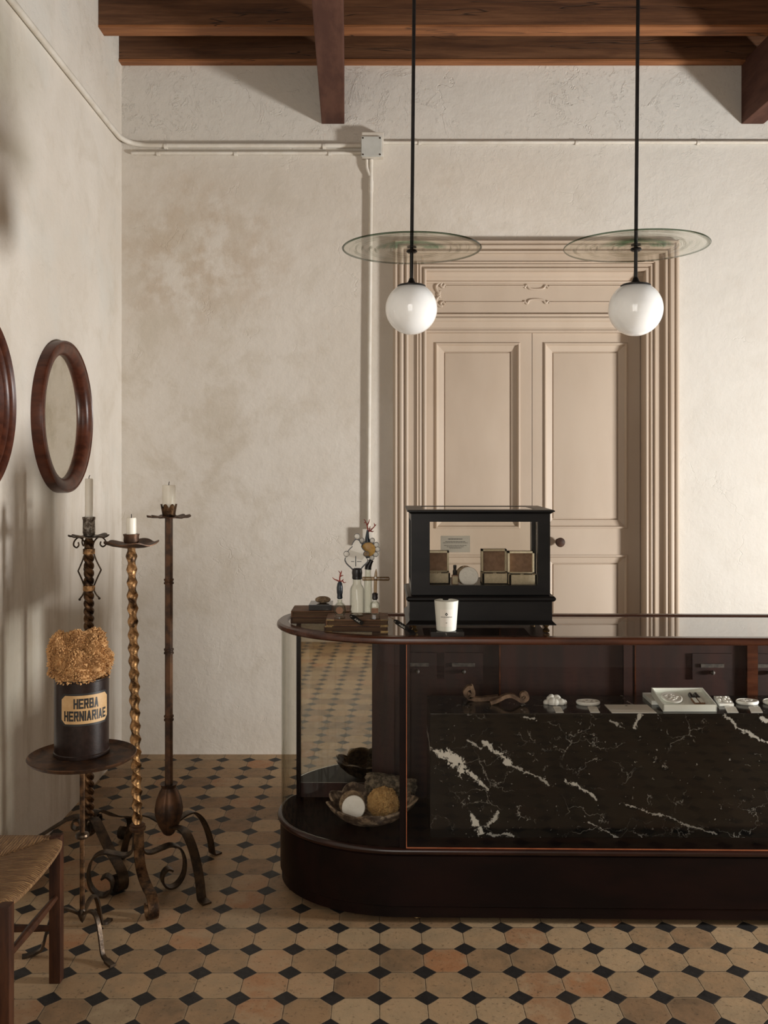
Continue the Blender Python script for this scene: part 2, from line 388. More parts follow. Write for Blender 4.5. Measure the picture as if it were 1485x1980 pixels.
M['velvet'] = varied('cream_linen', (.50, .42, .28), (.60, .51, .35), .8, 0, 90, .4, .002)
M['velvet_in'] = varied('tan_velvet', (.20, .115, .068), (.26, .155, .095), .85, 0, 60, .2, .002)
M['spray_label'] = varied('amber_label', (.20, .095, .045), (.27, .13, .06), .5, 0, 60, 0)
M['dark_paint'] = varied('sideboard_paint', (.045, .05, .042), (.06, .065, .055), .5)

# veins read off the marble slab, in metres on its front face
def mv(px, py): return ((px - 742.5) / F * 3.22, EYE - (py - 897) / F * 3.22)
segs = []
for (a, b, rad, amt) in [((826, 1448), (866, 1462), .020, 1), ((862, 1458), (896, 1488), .036, 1), ((890, 1482), (930, 1512), .020, .9), ((928, 1508), (946, 1530), .010, .7),
                         ((902, 1430), (928, 1450), .007, .6), ((935, 1440), (985, 1475), .013, .85), ((985, 1475), (1058, 1512), .007, .55), ((1095, 1508), (1160, 1545), .010, .75),
                         ((1195, 1552), (1290, 1582), .006, .55), ((1290, 1582), (1390, 1615), .006, .45), ((915, 1580), (930, 1612), .016, .95), ((935, 1596), (962, 1570), .012, .7),
                         ((940, 1614), (990, 1616), .008, .5), ((1400, 1384), (1440, 1416), .012, .7), ((1440, 1416), (1490, 1432), .010, .7), ((1180, 1398), (1210, 1408), .009, .5),
                         ((1225, 1408), (1238, 1382), .010, .7), ((1470, 1386), (1495, 1402), .012, .8), ((1140, 1590), (1190, 1618), .004, .5), ((1018, 1382), (1034, 1388), .009, .6)]:
    (ax, az), (bx, bz) = mv(*a), mv(*b)
    segs.append((ax, az, bx, bz, rad, amt))
M['marble_slab'] = mat_marble('black_marble_slab', segs)

# ------------------------------------------------------------------ object helpers
W = {}
def at(px, py, Y): return Vector(((px - 742.5) / F * Y, Y, EYE - (py - 897) / F * Y))

class MB:
    def __init__(s): s.v = []; s.f = []
    def add(s, vs, fs):
        b = len(s.v); s.v += [Vector(v) for v in vs]; s.f += [tuple(i + b for i in f) for f in fs]; return s
    def box(s, x0, x1, y0, y1, z0, z1, bev=0.0):
        if bev:
            bm = bmesh.new(); bmesh.ops.create_cube(bm, size=1)
            for v in bm.verts: v.co = Vector(((x0 + x1) / 2 + v.co.x * (x1 - x0), (y0 + y1) / 2 + v.co.y * (y1 - y0), (z0 + z1) / 2 + v.co.z * (z1 - z0)))
            bmesh.ops.bevel(bm, geom=bm.edges[:], offset=bev, segments=2, profile=.7, affect='EDGES')
            s.bm(bm); return s
        return s.add([(x0, y0, z0), (x1, y0, z0), (x1, y1, z0), (x0, y1, z0), (x0, y0, z1), (x1, y0, z1), (x1, y1, z1), (x0, y1, z1)],
                     [(0, 3, 2, 1), (4, 5, 6, 7), (0, 1, 5, 4), (1, 2, 6, 5), (2, 3, 7, 6), (3, 0, 4, 7)])
    def bm(s, bm):
        bm.verts.ensure_lookup_table(); bm.verts.index_update()
        s.add([v.co.copy() for v in bm.verts], [[v.index for v in f.verts] for f in bm.faces]); bm.free()
    def tube(s, pts, rad, n=12, caps=True, flat=None):
        pts = [Vector(p) for p in pts]; k = len(pts)
        rads = [rad] * k if not isinstance(rad, (list, tuple)) else rad
        T = [(pts[min(i + 1, k - 1)] - pts[max(i - 1, 0)]).normalized() for i in range(k)]
        ref = Vector((0, 0, 1)) if abs(T[0].z) < .9 else Vector((1, 0, 0))
        nrm = (ref - T[0] * ref.dot(T[0])).normalized(); vs = []
        for i in range(k):
            nrm = (nrm - T[i] * nrm.dot(T[i])).normalized(); b = T[i].cross(nrm)
            for j in range(n):
                a = 2 * PI * j / n
                vs.append(pts[i] + nrm * math.cos(a) * rads[i] + b * math.sin(a) * rads[i])
        fs = [(i * n + j, i * n + (j + 1) % n, (i + 1) * n + (j + 1) % n, (i + 1) * n + j) for i in range(k - 1) for j in range(n)]
        if caps: fs += [tuple(range(n))[::-1], tuple((k - 1) * n + j for j in range(n))]
        return s.add(vs, fs)
    def lathe(s, prof, c, n=40, caps=True, mod=None):
        vs = []
        for (r, z) in prof:
            for j in range(n):
                a = 2 * PI * j / n; rr, zz = (r, z) if mod is None else mod(r, z, a)
                vs.append((c[0] + rr * math.cos(a), c[1] + rr * math.sin(a), c[2] + zz))
        k = len(prof)
        fs = [(i * n + j, i * n + (j + 1) % n, (i + 1) * n + (j + 1) % n, (i + 1) * n + j) for i in range(k - 1) for j in range(n)]
        if caps: fs += [tuple(range(n))[::-1], tuple((k - 1) * n + j for j in range(n))]
        return s.add(vs, fs)
    def prism(s, pts, z0, z1):                                       # outline in XY
        n = len(pts)
        return s.add([(x, y, z0) for x, y in pts] + [(x, y, z1) for x, y in pts],
                     [tuple(range(n))[::-1], tuple(range(n, 2 * n))] + [(i, (i + 1) % n, n + (i + 1) % n, n + i) for i in range(n)])
    def plate(s, pts, y0, y1):                                       # outline in XZ, thick along Y
        n = len(pts)
        return s.add([(x, y0, z) for x, z in pts] + [(x, y1, z) for x, z in pts],
                     [tuple(range(n)), tuple(range(n, 2 * n))[::-1]] + [(i, n + i, n + (i + 1) % n, (i + 1) % n) for i in range(n)])
    def sphere(s, c, r, sub=3, fn=None):
        bm = bmesh.new(); bmesh.ops.create_icosphere(bm, subdivisions=sub, radius=1)
        r = r if isinstance(r, (tuple, list)) else (r, r, r)
        for v in bm.verts:
            d = v.co.copy(); k = fn(d) if fn else 1
            v.co = Vector((c[0] + d.x * r[0] * k, c[1] + d.y * r[1] * k, c[2] + d.z * r[2] * k))
        s.bm(bm); return s
    def strap(s, path, side, width, thick, taper=None):              # flat bar along 3D points; side = width direction
        pts = [Vector(p) for p in path]; side = Vector(side).normalized(); k = len(pts); vs = []
        for i in range(k):
            T = (pts[min(i + 1, k - 1)] - pts[max(i - 1, 0)]).normalized(); nrm = side.cross(T).normalized()
            w = (width[i] if isinstance(width, (list, tuple)) else width) / 2
            for a, b in ((-1, -1), (1, -1), (1, 1), (-1, 1)):
                vs.append(pts[i] + side * a * w + nrm * b * thick / 2)
        fs = [(i * 4 + j, i * 4 + (j + 1) % 4, (i + 1) * 4 + (j + 1) % 4, (i + 1) * 4 + j) for i in range(k - 1) for j in range(4)]
        fs += [(3, 2, 1, 0), tuple((k - 1) * 4 + j for j in range(4))]
        return s.add(vs, fs)
    def xf(s, fn):
        s.v = [Vector(fn(v)) for v in s.v]; return s
    def build(s, name, mat, parent=None, org=None, smooth=True, ang=35):
        base = W[parent] if parent else Vector((0, 0, 0))
        O = Vector(org) if org is not None else base.copy()
        me = bpy.data.meshes.new(name)
        me.from_pydata([tuple(v - O) for v in s.v], [], s.f)
        bm = bmesh.new(); bm.from_mesh(me); bmesh.ops.recalc_face_normals(bm, faces=bm.faces[:])
        for f in bm.faces: f.smooth = smooth
        if smooth:
            lim = math.radians(ang)
            for e in bm.edges:
                if len(e.link_faces) == 2 and e.calc_face_angle(0) > lim: e.smooth = False
        bm.to_mesh(me); bm.free()
        me.materials.append(mat)
        o = bpy.data.objects.new(name, me); C.objects.link(o)
        o.parent = parent; o.location = O - base; W[o] = O
        return o

def tag(o, label=None, cat=None, group=None, kind=None):
    for k, v in (('label', label), ('category', cat), ('group', group), ('kind', kind)):
        if v: o[k] = v
    return o
def thing(name, loc, label, cat, group=None):
    o = bpy.data.objects.new(name, None); o.empty_display_size = .05; C.objects.link(o)
    o.location = loc; W[o] = Vector(loc)
    return tag(o, label, cat, group)
def struct(name):
    o = bpy.data.objects.new(name, None); C.objects.link(o); W[o] = Vector((0, 0, 0))
    return tag(o, kind='structure')
def solo(name, mb, mat, loc, label, cat, group=None, **kw):
    return tag(mb.build(name, mat, None, loc, **kw), label, cat, group)
def spline(pts, n=8):                                                 # Catmull-Rom through 2D or 3D points
    P = [Vector(p) for p in pts]; out = []
    for i in range(len(P) - 1):
        p0 = P[max(i - 1, 0)]; p1 = P[i]; p2 = P[i + 1]; p3 = P[min(i + 2, len(P) - 1)]
        for k in range(n):
            t = k / n
            out.append(.5 * ((2 * p1) + (p2 - p0) * t + (2 * p0 - 5 * p1 + 4 * p2 - p3) * t * t + (3 * p1 - p0 - 3 * p2 + p3) * t ** 3))
    out.append(P[-1]); return out
def text_mesh(string, width, height, place, name, mat, parent, bold=0.0, depth=.0006, spacing=1.0):
    cu = bpy.data.curves.new(name, 'FONT'); cu.body = string; cu.size = 1; cu.offset = bold; cu.space_character = spacing
    cu.align_x = 'CENTER'; cu.resolution_u = 3
    o = bpy.data.objects.new(name, cu); C.objects.link(o)
    bpy.context.view_layer.update()
    me = bpy.data.meshes.new_from_object(o.evaluated_get(bpy.context.evaluated_depsgraph_get()))
    C.objects.unlink(o); bpy.data.objects.remove(o)
    xs = [v.co.x for v in me.vertices]; ys = [v.co.y for v in me.vertices]
    x0, x1, y0, y1 = min(xs), max(xs), min(ys), max(ys)
    mb = MB()
    vs = [((v.co.x - x0) / (x1 - x0) * width - width / 2, (v.co.y - y0) / (y1 - y0) * height - height / 2) for v in me.vertices]
    fs = [tuple(p.vertices) for p in me.polygons]
    edges = {}
    for f in fs:
        for a, b in zip(f, f[1:] + f[:1]): edges[tuple(sorted((a, b)))] = edges.get(tuple(sorted((a, b))), 0) + 1
    n = len(vs)
    V = [place(u, v, depth) for u, v in vs] + [place(u, v, 0) for u, v in vs]
    Fc = fs + [tuple(i + n for i in f[::-1]) for f in fs] + [(a, b, b + n, a + n) for (a, b), k in edges.items() if k == 1]
    mb.add(V, Fc); bpy.data.meshes.remove(me)
    return mb.build(name, mat, parent, smooth=False)

GLYPH = {'H': [((0, 0), (0, 1)), ((1, 0), (1, 1)), ((0, .5), (1, .5))], 'E': [((0, 0), (0, 1)), ((0, 1), (1, 1)), ((0, .5), (.85, .5)), ((0, 0), (1, 0))],
         'R': [((0, 0), (0, 1)), ((0, 1), (.9, 1)), ((0, .5), (.9, .5)), ((.95, .55), (.95, .95)), ((.45, .5), (1, 0))], 'B': [((0, 0), (0, 1)), ((0, 1), (.9, 1)), ((0, .5), (.9, .5)), ((0, 0), (.9, 0)), ((.93, .56), (.93, .94)), ((1, .06), (1, .45))],
         'A': [((0, 0), (.5, 1)), ((1, 0), (.5, 1)), ((.2, .28), (.8, .28))], 'N': [((0, 0), (0, 1)), ((1, 0), (1, 1)), ((0, 1), (1, 0))], 'I': [((0, 0), (0, 1))]}
def block_text(string, width, height, place, name, mat, parent, st=.30, depth=.0005):
    '''heavy poster capitals built from strokes'''
    ws = [(0 if c == 'I' else 1) for c in string]; gap = .62
    total = sum(ws) + gap * (len(string) - 1) + st; k = width / total; mb = MB(); x = st / 2
    tv, th = st * k, .20 * height
    for c, w in zip(string, ws):
        for (a, b) in GLYPH[c]:
            p = [((x + q[0] * w) * k - width / 2, (th / 2 + q[1] * (height - th)) - height / 2) for q in (a, b)]
            (u0, v0), (u1, v1) = p
            if abs(v0 - v1) < 1e-9: quad = [(u0 - tv / 2, v0 - th / 2), (u1 + tv / 2, v0 - th / 2), (u1 + tv / 2, v0 + th / 2), (u0 - tv / 2, v0 + th / 2)]
            else: quad = [(u0 - tv / 2, v0 - th / 2), (u0 + tv / 2, v0 - th / 2), (u1 + tv / 2, v1 + th / 2), (u1 - tv / 2, v1 + th / 2)] if v1 > v0 else [(u1 - tv / 2, v1 - th / 2), (u1 + tv / 2, v1 - th / 2), (u0 + tv / 2, v0 + th / 2), (u0 - tv / 2, v0 + th / 2)]
            V = [place(u, v, d) for d in (0, depth) for u, v in quad]
            mb.add(V, [(3, 2, 1, 0), (4, 5, 6, 7), (0, 1, 5, 4), (1, 2, 6, 5), (2, 3, 7, 6), (3, 0, 4, 7)])
        x += w + gap
    return mb.build(name, mat, parent, smooth=False)

# ------------------------------------------------------------------ room shell
XL, XR, YB, YF, ZC = -1.40, 4.42, 4.99, -0.90, 3.92
tag(MB().box(XL - .2, XR + .2, YF - .2, YB + .35, -.12, 0).build('floor', M['floor'], smooth=False), kind='structure')
tag(MB().box(XL - .2, XR + .2, YF - .2, YB + .3, ZC, ZC + .12).build('ceiling', M['ceiling'], smooth=False), kind='structure')
DX0, DX1, DZ = .226, 1.389, 2.577
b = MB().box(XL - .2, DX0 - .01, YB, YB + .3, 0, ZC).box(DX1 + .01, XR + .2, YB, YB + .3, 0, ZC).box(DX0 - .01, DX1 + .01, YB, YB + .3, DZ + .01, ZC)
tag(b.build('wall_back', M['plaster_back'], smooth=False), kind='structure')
tag(MB().box(XL - .2, XL, YF - .2, YB + .3, 0, ZC).build('wall_left', M['plaster_left'], smooth=False), kind='structure')
WY0, WY1, WZ0, WZ1 = 2.10, 2.90, .45, 1.35
b = MB().box(XR, XR + .2, YF - .2, WY0, 0, ZC).box(XR, XR + .2, WY1, YB + .3, 0, ZC).box(XR, XR + .2, WY0, WY1, 0, WZ0).box(XR, XR + .2, WY0, WY1, WZ1, ZC)
tag(b.build('wall_right', M['plaster_left'], smooth=False), kind='structure')
b = MB().box(XL - .2, -1.28, YF - .2, YF, 0, ZC).box(.30, XR + .2, YF - .2, YF, 0, ZC).box(-1.28, .30, YF - .2, YF, 2.95, ZC).box(-1.28, .30, YF - .2, YF, 0, .55)
tag(b.build('wall_rear', M['plaster_left'], smooth=False), kind='structure')
w1 = struct('window_1')
b = MB()
for y in (WY0, WY1 - .04): b.box(XR + .05, XR + .10, y, y + .04, WZ0, WZ1)
for z in (WZ0, WZ1 - .04): b.box(XR + .05, XR + .10, WY0, WY1, z, z + .04)
b.build('window_frame', M['door_paint'], w1, smooth=False)
w2 = struct('window_2')
b = MB()
for x in (-1.28, -.515, .25): b.box(x, x + .05, YF - .10, YF - .04, .55, 2.95)
for z in (.55, 2.90): b.box(-1.28, .30, YF - .10, YF - .04, z, z + .05)
b.build('window_frame', M['door_paint'], w2, smooth=False)

# ------------------------------------------------------------------ ceiling beams
def beam(xl, xr, label):
    mb = MB().box(xl, xr, YF, YB, 3.363, 3.69, .006)
    mb.xf(lambda v: (v.x + .0373 * (YB - v.y), v.y, v.z))
    return solo('ceiling_beam', mb, M['beam_paint'], (xl, YB, 3.363), label, 'beam', 'main ceiling beams', smooth=False)
beam(-.333, -.211, 'brown main ceiling beam coming forward above the wall junction box')
beam(1.906, 2.025, 'brown main ceiling beam at the upper right corner of the photo')
xb_ = thing('cross_beam', (XL, 4.6, 3.69), 'upper cross beam of dark oak resting on the main beams', 'beam')
MB().box(XL, XR, 4.58, 4.676, 3.702, ZC, .004).build('beam_timber', M['beam_oak'], xb_, smooth=False)
tag(MB().box(XL, XR, 4.579, 4.677, 3.690, 3.702, .002).build('edge_board', M['edge_oak'], xb_, smooth=False), 'orange oak edge board')
xb_ = thing('wall_plate', (XL, 4.95, 3.675), 'lower dark oak wall plate running along the top of the back wall', 'beam')
MB().box(XL, XR, 4.937, 4.99, 3.687, 3.83, .004).build('beam_timber', M['beam_oak'], xb_, smooth=False)
tag(MB().box(XL, XR, 4.932, 4.99, 3.675, 3.687, .002).build('edge_board', M['edge_oak'], xb_, smooth=False), 'orange oak edge board')

# ------------------------------------------------------------------ door
door = struct('door_1')
def uprof(prof):
    mb = MB()
    vs = []
    for (o, d) in prof:
        y = YB - d
        vs += [(DX0 - o, y, 0), (DX0 - o, y, DZ + o * .92), (DX1 + o, y, DZ + o * .92), (DX1 + o, y, 0)]
    fs = [(i * 4 + j, i * 4 + j + 1, (i + 1) * 4 + j + 1, (i + 1) * 4 + j) for i in range(len(prof) - 1) for j in range(3)]
    return mb.add(vs, fs)
def arc(cx, cz, r, a0, a1, n=6): return [(cx + r * math.cos(math.radians(a0 + (a1 - a0) * i / n)), cz + r * math.sin(math.radians(a0 + (a1 - a0) * i / n))) for i in range(n + 1)]
prof = [(0, -.105), (0, .012)] + arc(.010, .014, .009, 180, 0) + [(.020, .010), (.026, .010)] + arc(.034, .014, .008, 180, 0) + [(.044, .022), (.050, .030), (.052, .020), (.096, .020), (.098, .034)] + \
       arc(.106, .036, .008, 180, 20) + [(.116, .028), (.122, .028)] + arc(.136, .034, .014, 180, 0) + [(.154, .036), (.158, .046), (.166, .048), (.172, .038), (.178, .030), (.178, 0)]
uprof(prof).build('casing', M['door_paint'], door, ang=40)
# over-door panel between the casing and the leaves
LY = 5.062
def hmould(mb, x0, x1, prof):                                        # horizontal moulding: prof of (z, d) with d towards the room from LY
    vs = []
    for (z, d) in prof: vs += [(x0, LY - d, z), (x1, LY - d, z)]
    mb.add(vs, [(i * 2, i * 2 + 1, i * 2 + 3, i * 2 + 2) for i in range(len(prof) - 1)]); return mb
mb = MB()
mb.box(DX0, DX1, LY - .028, LY + .02, 2.355, DZ)
hmould(mb, DX0, DX1, [(2.257, 0), (2.257, .030), (2.262, .036), (2.268, .036), (2.272, .030), (2.284, .028), (2.300, .034), (2.312, .038), (2.320, .048), (2.330, .052), (2.336, .050), (2.338, .040), (2.346, .046), (2.353, .048), (2.358, .040), (2.358, .0)])
mb.build('over_door_panel', M['door_paint'], door, ang=25)
mb = MB()
hmould(mb, DX0, DX1, [(2.520, .028), (2.522, .036), (2.530, .040), (2.536, .034), (2.548, .040), (2.556, .048), (2.566, .050), (2.577, .052), (2.577, .0)])
mb.build('over_door_moulding', M['door_paint'], door, ang=25)
# carved line frame with scrolls
SCL = F / (LY - .03)
def dp(px, py): return Vector(((px - 742.5) / SCL, LY - .030, EYE - (py - 897) / SCL))
mb = MB()
for yy, sg in ((553.5, 1), (585, -1)):
    for x0, x1 in ((862, 1012), (1062, 1212)):
        mb.tube([dp(x0, yy), dp(x1, yy)], .0058, 8)
        mb.sphere(dp(x0, yy), .006, 2); mb.sphere(dp(x1, yy), .006, 2)
    c = [dp(1014, yy + sg * 3), dp(1019, yy - sg * 2), dp(1024, yy + sg * 4.5), dp(1037, yy + sg * 6), dp(1050, yy + sg * 4.5), dp(1055, yy - sg * 1), dp(1060, yy + sg * 3)]
    mb.tube(spline(c, 6), .0062, 8)
for m in (1, -1):
    cx = lambda x: x if m == 1 else 2074 - x
    for yy, sg in ((552, 1), (587, -1)):
        c = [dp(cx(860), yy - 2 * sg), dp(cx(856), yy + 3 * sg), dp(cx(852), yy), dp(cx(854), yy - 5 * sg), dp(cx(848), yy - 4 * sg), dp(cx(843), yy + 2 * sg), dp(cx(845), yy + 10 * sg), dp(cx(850), yy + 15 * sg), dp(cx(847), yy + 19 * sg)]
        mb.tube(spline(c, 6), .0075, 8)
    mb.sphere(dp(cx(847), 569), (.011, .006, .013), 2); mb.sphere(dp(cx(851), 564), (.006, .005, .006), 2); mb.sphere(dp(cx(851), 575), (.006, .005, .006), 2)
mb.build('carved_frame', M['door_paint'], door)
def rings(mb, x0, x1, z0, z1, steps):
    vs = []
    for (i, d) in steps: vs += [(x0 + i, LY - d, z0 + i), (x1 - i, LY - d, z0 + i), (x1 - i, LY - d, z1 - i), (x0 + i, LY - d, z1 - i)]
    fs = [(k * 4 + j, k * 4 + (j + 1) % 4, k * 4 + 4 + (j + 1) % 4, k * 4 + 4 + j) for k in range(len(steps) - 1) for j in range(4)]
    e = (len(steps) - 1) * 4
    mb.add(vs, fs + [(e, e + 1, e + 2, e + 3)])
pst = [(0, .0), (0, .006), (.004, .009), (.009, .009), (.013, .004), (.016, -.004), (.046, -.013), (.050, -.022), (.052, -.022), (.054, -.016), (.058, -.015)]
for lx0, lx1, px0, px1, lab in ((.229, .8005, .278, .736, 1), (.8035, 1.386, .866, 1.318, 2)):
    mb = MB()
    for (x0, x1, z0, z1) in ((lx0, px0, .01, 2.262), (px1, lx1, .01, 2.262), (px0, px1, 2.206, 2.262), (px0, px1, 1.058, 1.200), (px0, px1, .01, .20)):
        mb.box(x0, x1, LY, LY + .05, z0, z1)
    lf = mb.build('door_leaf', M['door_paint'], door, smooth=False)
    for z0, z1 in ((1.200, 2.206), (.20, 1.058)):
        mb = MB(); rings(mb, px0, px1, z0, z1, pst); mb.build('door_panel', M['door_paint'], lf, ang=20)
    if lab == 2:
        k = at(1084, 1049, LY - .045)
        mb = MB().lathe([(.0, .0), (.019, .0), (.018, .004), (.010, .008), (.008, .026), (.014, .034), (.0235, .044), (.0255, .054), (.022, .064), (.010, .069), (0.001, .070)], (0, 0, 0), 28)
        mb.xf(lambda v: (k.x + v.x, LY - v.z * .72, k.z + v.y))
        tag(mb.build('door_knob', M['leather_dk'], lf), 'dark round door knob')

# ------------------------------------------------------------------ conduits on the walls
def wp(px, py, d=0.0): return at(px, py, YB - d)
def clip(parent, p, axis, r):
    mb = MB(); a = Vector(axis) * .008
    mb.tube([Vector(p) - a, Vector(p) + a], r + .0035, 14); mb.build('pipe_clip', M['pipe'], parent)
def conduit(pts, r, label, clips=()):
    o = thing('electrical_conduit', pts[0], label, 'conduit', 'white painted conduits')
    MB().tube(pts, r, 14).build('pipe', M['pipe'], o)
    for p, ax in clips: clip(o, p, ax, r)
    return o
z1 = wp(0, 283).z
pts = spline([(XL + .014, 2.6, 3.276), (XL + .014, 3.4, 3.274), (XL + .014, 4.2, 3.268), (XL + .014, 4.78, 3.262), (XL + .030, 4.92, 3.258), (XL + .10, YB - .014, 3.250), (-1.15, YB - .014, z1), (-.7, YB - .014, z1), (-.122, YB - .014, z1)], 10)
conduit(pts, .0135, 'white conduit bending round the corner from left wall to junction box', [((wp(321, 283, .014)), (1, 0, 0)), ((wp(627, 283, .014)), (1, 0, 0))])
z2 = wp(0, 297).z
conduit(spline([(wp(263, 0).x, YB + .01, z2), (wp(267, 0).x, YB - .006, z2), (wp(275, 0).x, YB - .011, z2), (-.7, YB - .011, z2), (-.122, YB - .011, z2)], 8), .0095, 'thinner white conduit just below the bent one, ending at junction box', [(wp(306, 297, .011), (1, 0, 0)), (wp(456, 297, .011), (1, 0, 0)), (wp(638, 297, .011), (1, 0, 0))])
z3 = wp(0, 276.5).z
conduit([(-.002, YB - .010, z3), (1.2, YB - .010, z3 + .001), (XR, YB - .010, z3 - .002)], .0092, 'white conduit running right from the junction box above the door', [(wp(812, 276, .01), (1, 0, 0)), (wp(1115, 276, .01), (1, 0, 0)), (wp(1350, 276, .01), (1, 0, 0))])
c = conduit([wp(717.5, 309, .012), wp(717, 380, .012), wp(714, 700, .012), wp(712, 1024, .012)], .0115, 'white vertical conduit dropping from the junction box beside the door')
MB().tube([wp(717.2, 350, .012), wp(717, 372, .012)], .0135, 14).build('coupling', M['pipe'], c)
MB().tube(spline([wp(709, 309, .020), wp(709.5, 325, .018), wp(715, 340, .014)], 8), .0085, 12).build('pipe', M['pipe'], c)
jb = thing('junction_box', wp(720, 288), 'square grey junction box on the wall below the left ceiling beam', 'junction box')
p0, p1 = wp(700, 309), wp(742, 263)
MB().box(p0.x, p1.x, YB - .060, YB, p0.z, p1.z, .004).build('box_body', M['pipe'], jb, smooth=False)
q0, q1 = at(698.5, 302, YB - .072), at(738, 263.5, YB - .072)
lid = MB().box(q0.x, q1.x, YB - .072, YB - .058, q0.z, q1.z, .003).build('box_lid', M['box_grey'], jb, smooth=False)
for x in (q0.x + .009, q1.x - .009):
    for z in (q0.z + .009, q1.z - .009):
        MB().tube([(x, YB - .0735, z), (x, YB - .070, z)], .0045, 10).build('screw', M['iron'], lid)
sb = thing('switch_box', wp(711, 1040), 'small white switch box on the wall behind the amber topped bottle', 'switch box')
p0, p1 = wp(701, 1056), wp(722, 1021)
MB().box(p0.x, p1.x, YB - .045, YB, p0.z, p1.z, .010).build('box_body', M['pipe'], sb)

# ------------------------------------------------------------------ round mirrors on the left wall
def round_mirror(cy, cz, R, label, rings_n):
    o = thing('round_mirror', (XL, cy, cz), label, 'mirror', 'round mirrors on the left wall')
    fw = .062
    if rings_n: prof = [(R, 0), (R, .034), (R - .003, .044), (R - .008, .050), (R - .014, .046), (R - .018, .050), (R - .024, .046), (R - .027, .049), (R - .034, .044), (R - .038, .034), (R - .044, .040), (R - .052, .036), (R - .058, .026), (R - .066, .028), (R - .078, .014), (R - .078, .006)]
    else: prof = [(R, 0), (R, .036), (R - .003, .044), (R - .008, .047), (R - .012, .043), (R - .018, .046), (R - .040, .044), (R - .052, .036), (R - .060, .026), (R - .062, .010)]
    mb = MB().lathe(prof, (0, 0, 0), 96, caps=False)
    tf = lambda v: (XL + v.z, cy + v.x, cz + v.y)
    mb.xf(tf).build('frame', M['mirror_wood'], o)
    r = prof[-1][0] + .004
    MB().lathe([(r, .004), (r, .012)], (0, 0, 0), 64).xf(tf).build('mirror_glass', M['mirror'], o)
round_mirror(4.03, 1.752, .327, 'round mahogany framed mirror above the candle stands, whole in view', 0)
round_mirror(3.11, 1.760, .333, 'round mirror with ringed frame cut off by the photo left edge', 1)

# ------------------------------------------------------------------ iron candle stands
def candle(c, r, h, label, lean=0):
    o = thing('candle', c, label, 'candle', 'cream candles on the iron stands')
    c = Vector(c)
    MB().lathe([(r * .9, -.002), (r, .004), (r, h - .006), (r * .93, h - .001), (r * .5, h - .0035), (.001, h - .005)], c, 28).build('wax', M['wax'], o)
    MB().tube(spline([c + Vector((0, 0, h - .006)), c + Vector((.0005, 0, h + .006)), c + Vector((.004 * lean, 0, h + .012))], 4), .0014, 8).build('wick', M['wick'], o)
def dirv(deg): a = math.radians(deg); return Vector((math.cos(a), math.sin(a), 0)), Vector((-math.sin(a), math.cos(a), 0))
def legpath(c, deg, rz):
    d, s = dirv(deg); c = Vector((c[0], c[1], 0))
    return [c + d * r + Vector((0, 0, z)) for r, z in rz], s
def ruffle(c, r, h, lobes, amp, n=72, thick=.004, dish=.012):
    def mod(rr, z, a): k = rr / r; return rr * (1 + .05 * k * math.cos(lobes * a)), z + amp * k * k * math.sin(lobes * a + 1.0) + amp * .5 * k * k * math.sin(2 * a)
    pr = [(.012, 0), (r * .4, .000), (r * .7, dish * .35), (r, dish), (r, dish + thick), (r * .7, dish * .35 + thick), (r * .4, thick), (.012, thick)]
    return MB().lathe(pr, c, n, mod=mod)

# A: twisted rope stand at the back left
ax, ay = at(172, 0, 3.60).x, 3.60
A = thing('candle_stand', (ax, ay, 0), 'twisted rope iron candle stand with side scrolls, behind the brown tin', 'candle stand', 'iron candle stands')
zA = lambda py: EYE - (py - 897) / F * ay
top = zA(1040)
mb = MB()
for ph in (0, PI):
    pts = [(ax + .0092 * math.cos(-2 * PI * z / .058 + ph), ay + .0092 * math.sin(-2 * PI * z / .058 + ph), z) for z in [.13 + i * (top - .13) / 260 for i in range(261)]]
    mb.tube(pts, .0112, 9)
mb.build('shaft', M['gilt_dark'], A)
MB().lathe([(.020, zA(1036)), (.0235, zA(1030)), (.0225, zA(1006)), (.0245, zA(1003)), (.0245, zA(999.5)), (.020, zA(999.5)), (.019, zA(1004))], (ax, ay, 0), 28).build('socket', M['pewter'], A)
ruffle((ax, ay, zA(1039)), .074, 0, 7, .0035, dish=.004).build('drip_pan', M['iron'], A)
for py in (1066, 1137):
    MB().lathe([(.019, zA(py + 5)), (.0235, zA(py + 5)), (.0235, zA(py - 5)), (.019, zA(py - 5))], (ax, ay, 0), 8).build('collar', M['gilt'], A, smooth=False)
for deg in (0, 130, 230):
    d, s = dirv(deg); base = Vector((ax, ay, 0))
    q = lambda dpx, py: base + d * (dpx / F * ay) + Vector((0, 0, zA(py)))
    ring_pts = [q(8, 1062), q(9, 1050), q(15, 1041), q(23, 1038), q(31, 1044), q(33, 1052), q(27, 1057), q(22, 1053), q(23, 1047)]
    MB().tube(spline(ring_pts, 6), .0030, 8).build('scroll', M['iron'], A)
    MB().tube(spline([q(9, 1068), q(14, 1083), q(23.5, 1102)], 6) + spline([q(23.5, 1102), q(15, 1120), q(9.5, 1136), q(13, 1148), q(20, 1156)], 6), .0030, 8).build('scroll', M['iron'], A)
    MB().sphere(q(20, 1157), .005, 2).build('scroll_tip', M['iron'], A)
legA = [(.035, .150), (.030, .165), (.040, .182), (.058, .180), (.062, .160), (.048, .148), (.030, .155), (.014, .172), (.020, .190), (.06, .195), (.12, .165), (.19, .125), (.255, .100), (.300, .075), (.312, .045), (.296, .014), (.262, .005), (.238, .022), (.240, .046), (.258, .056)]
for deg in (-50, 75, 190):
    pts, s = legpath((ax, ay), deg, spline([Vector(p) for p in legA], 6)); MB().strap(pts, s, .038, .0055).build('leg', M['iron'], A)
MB().lathe([(.012, .12), (.024, .13), (.026, .16), (.018, .19), (.014, .20)], (ax, ay, 0), 20).build('hub', M['iron'], A)
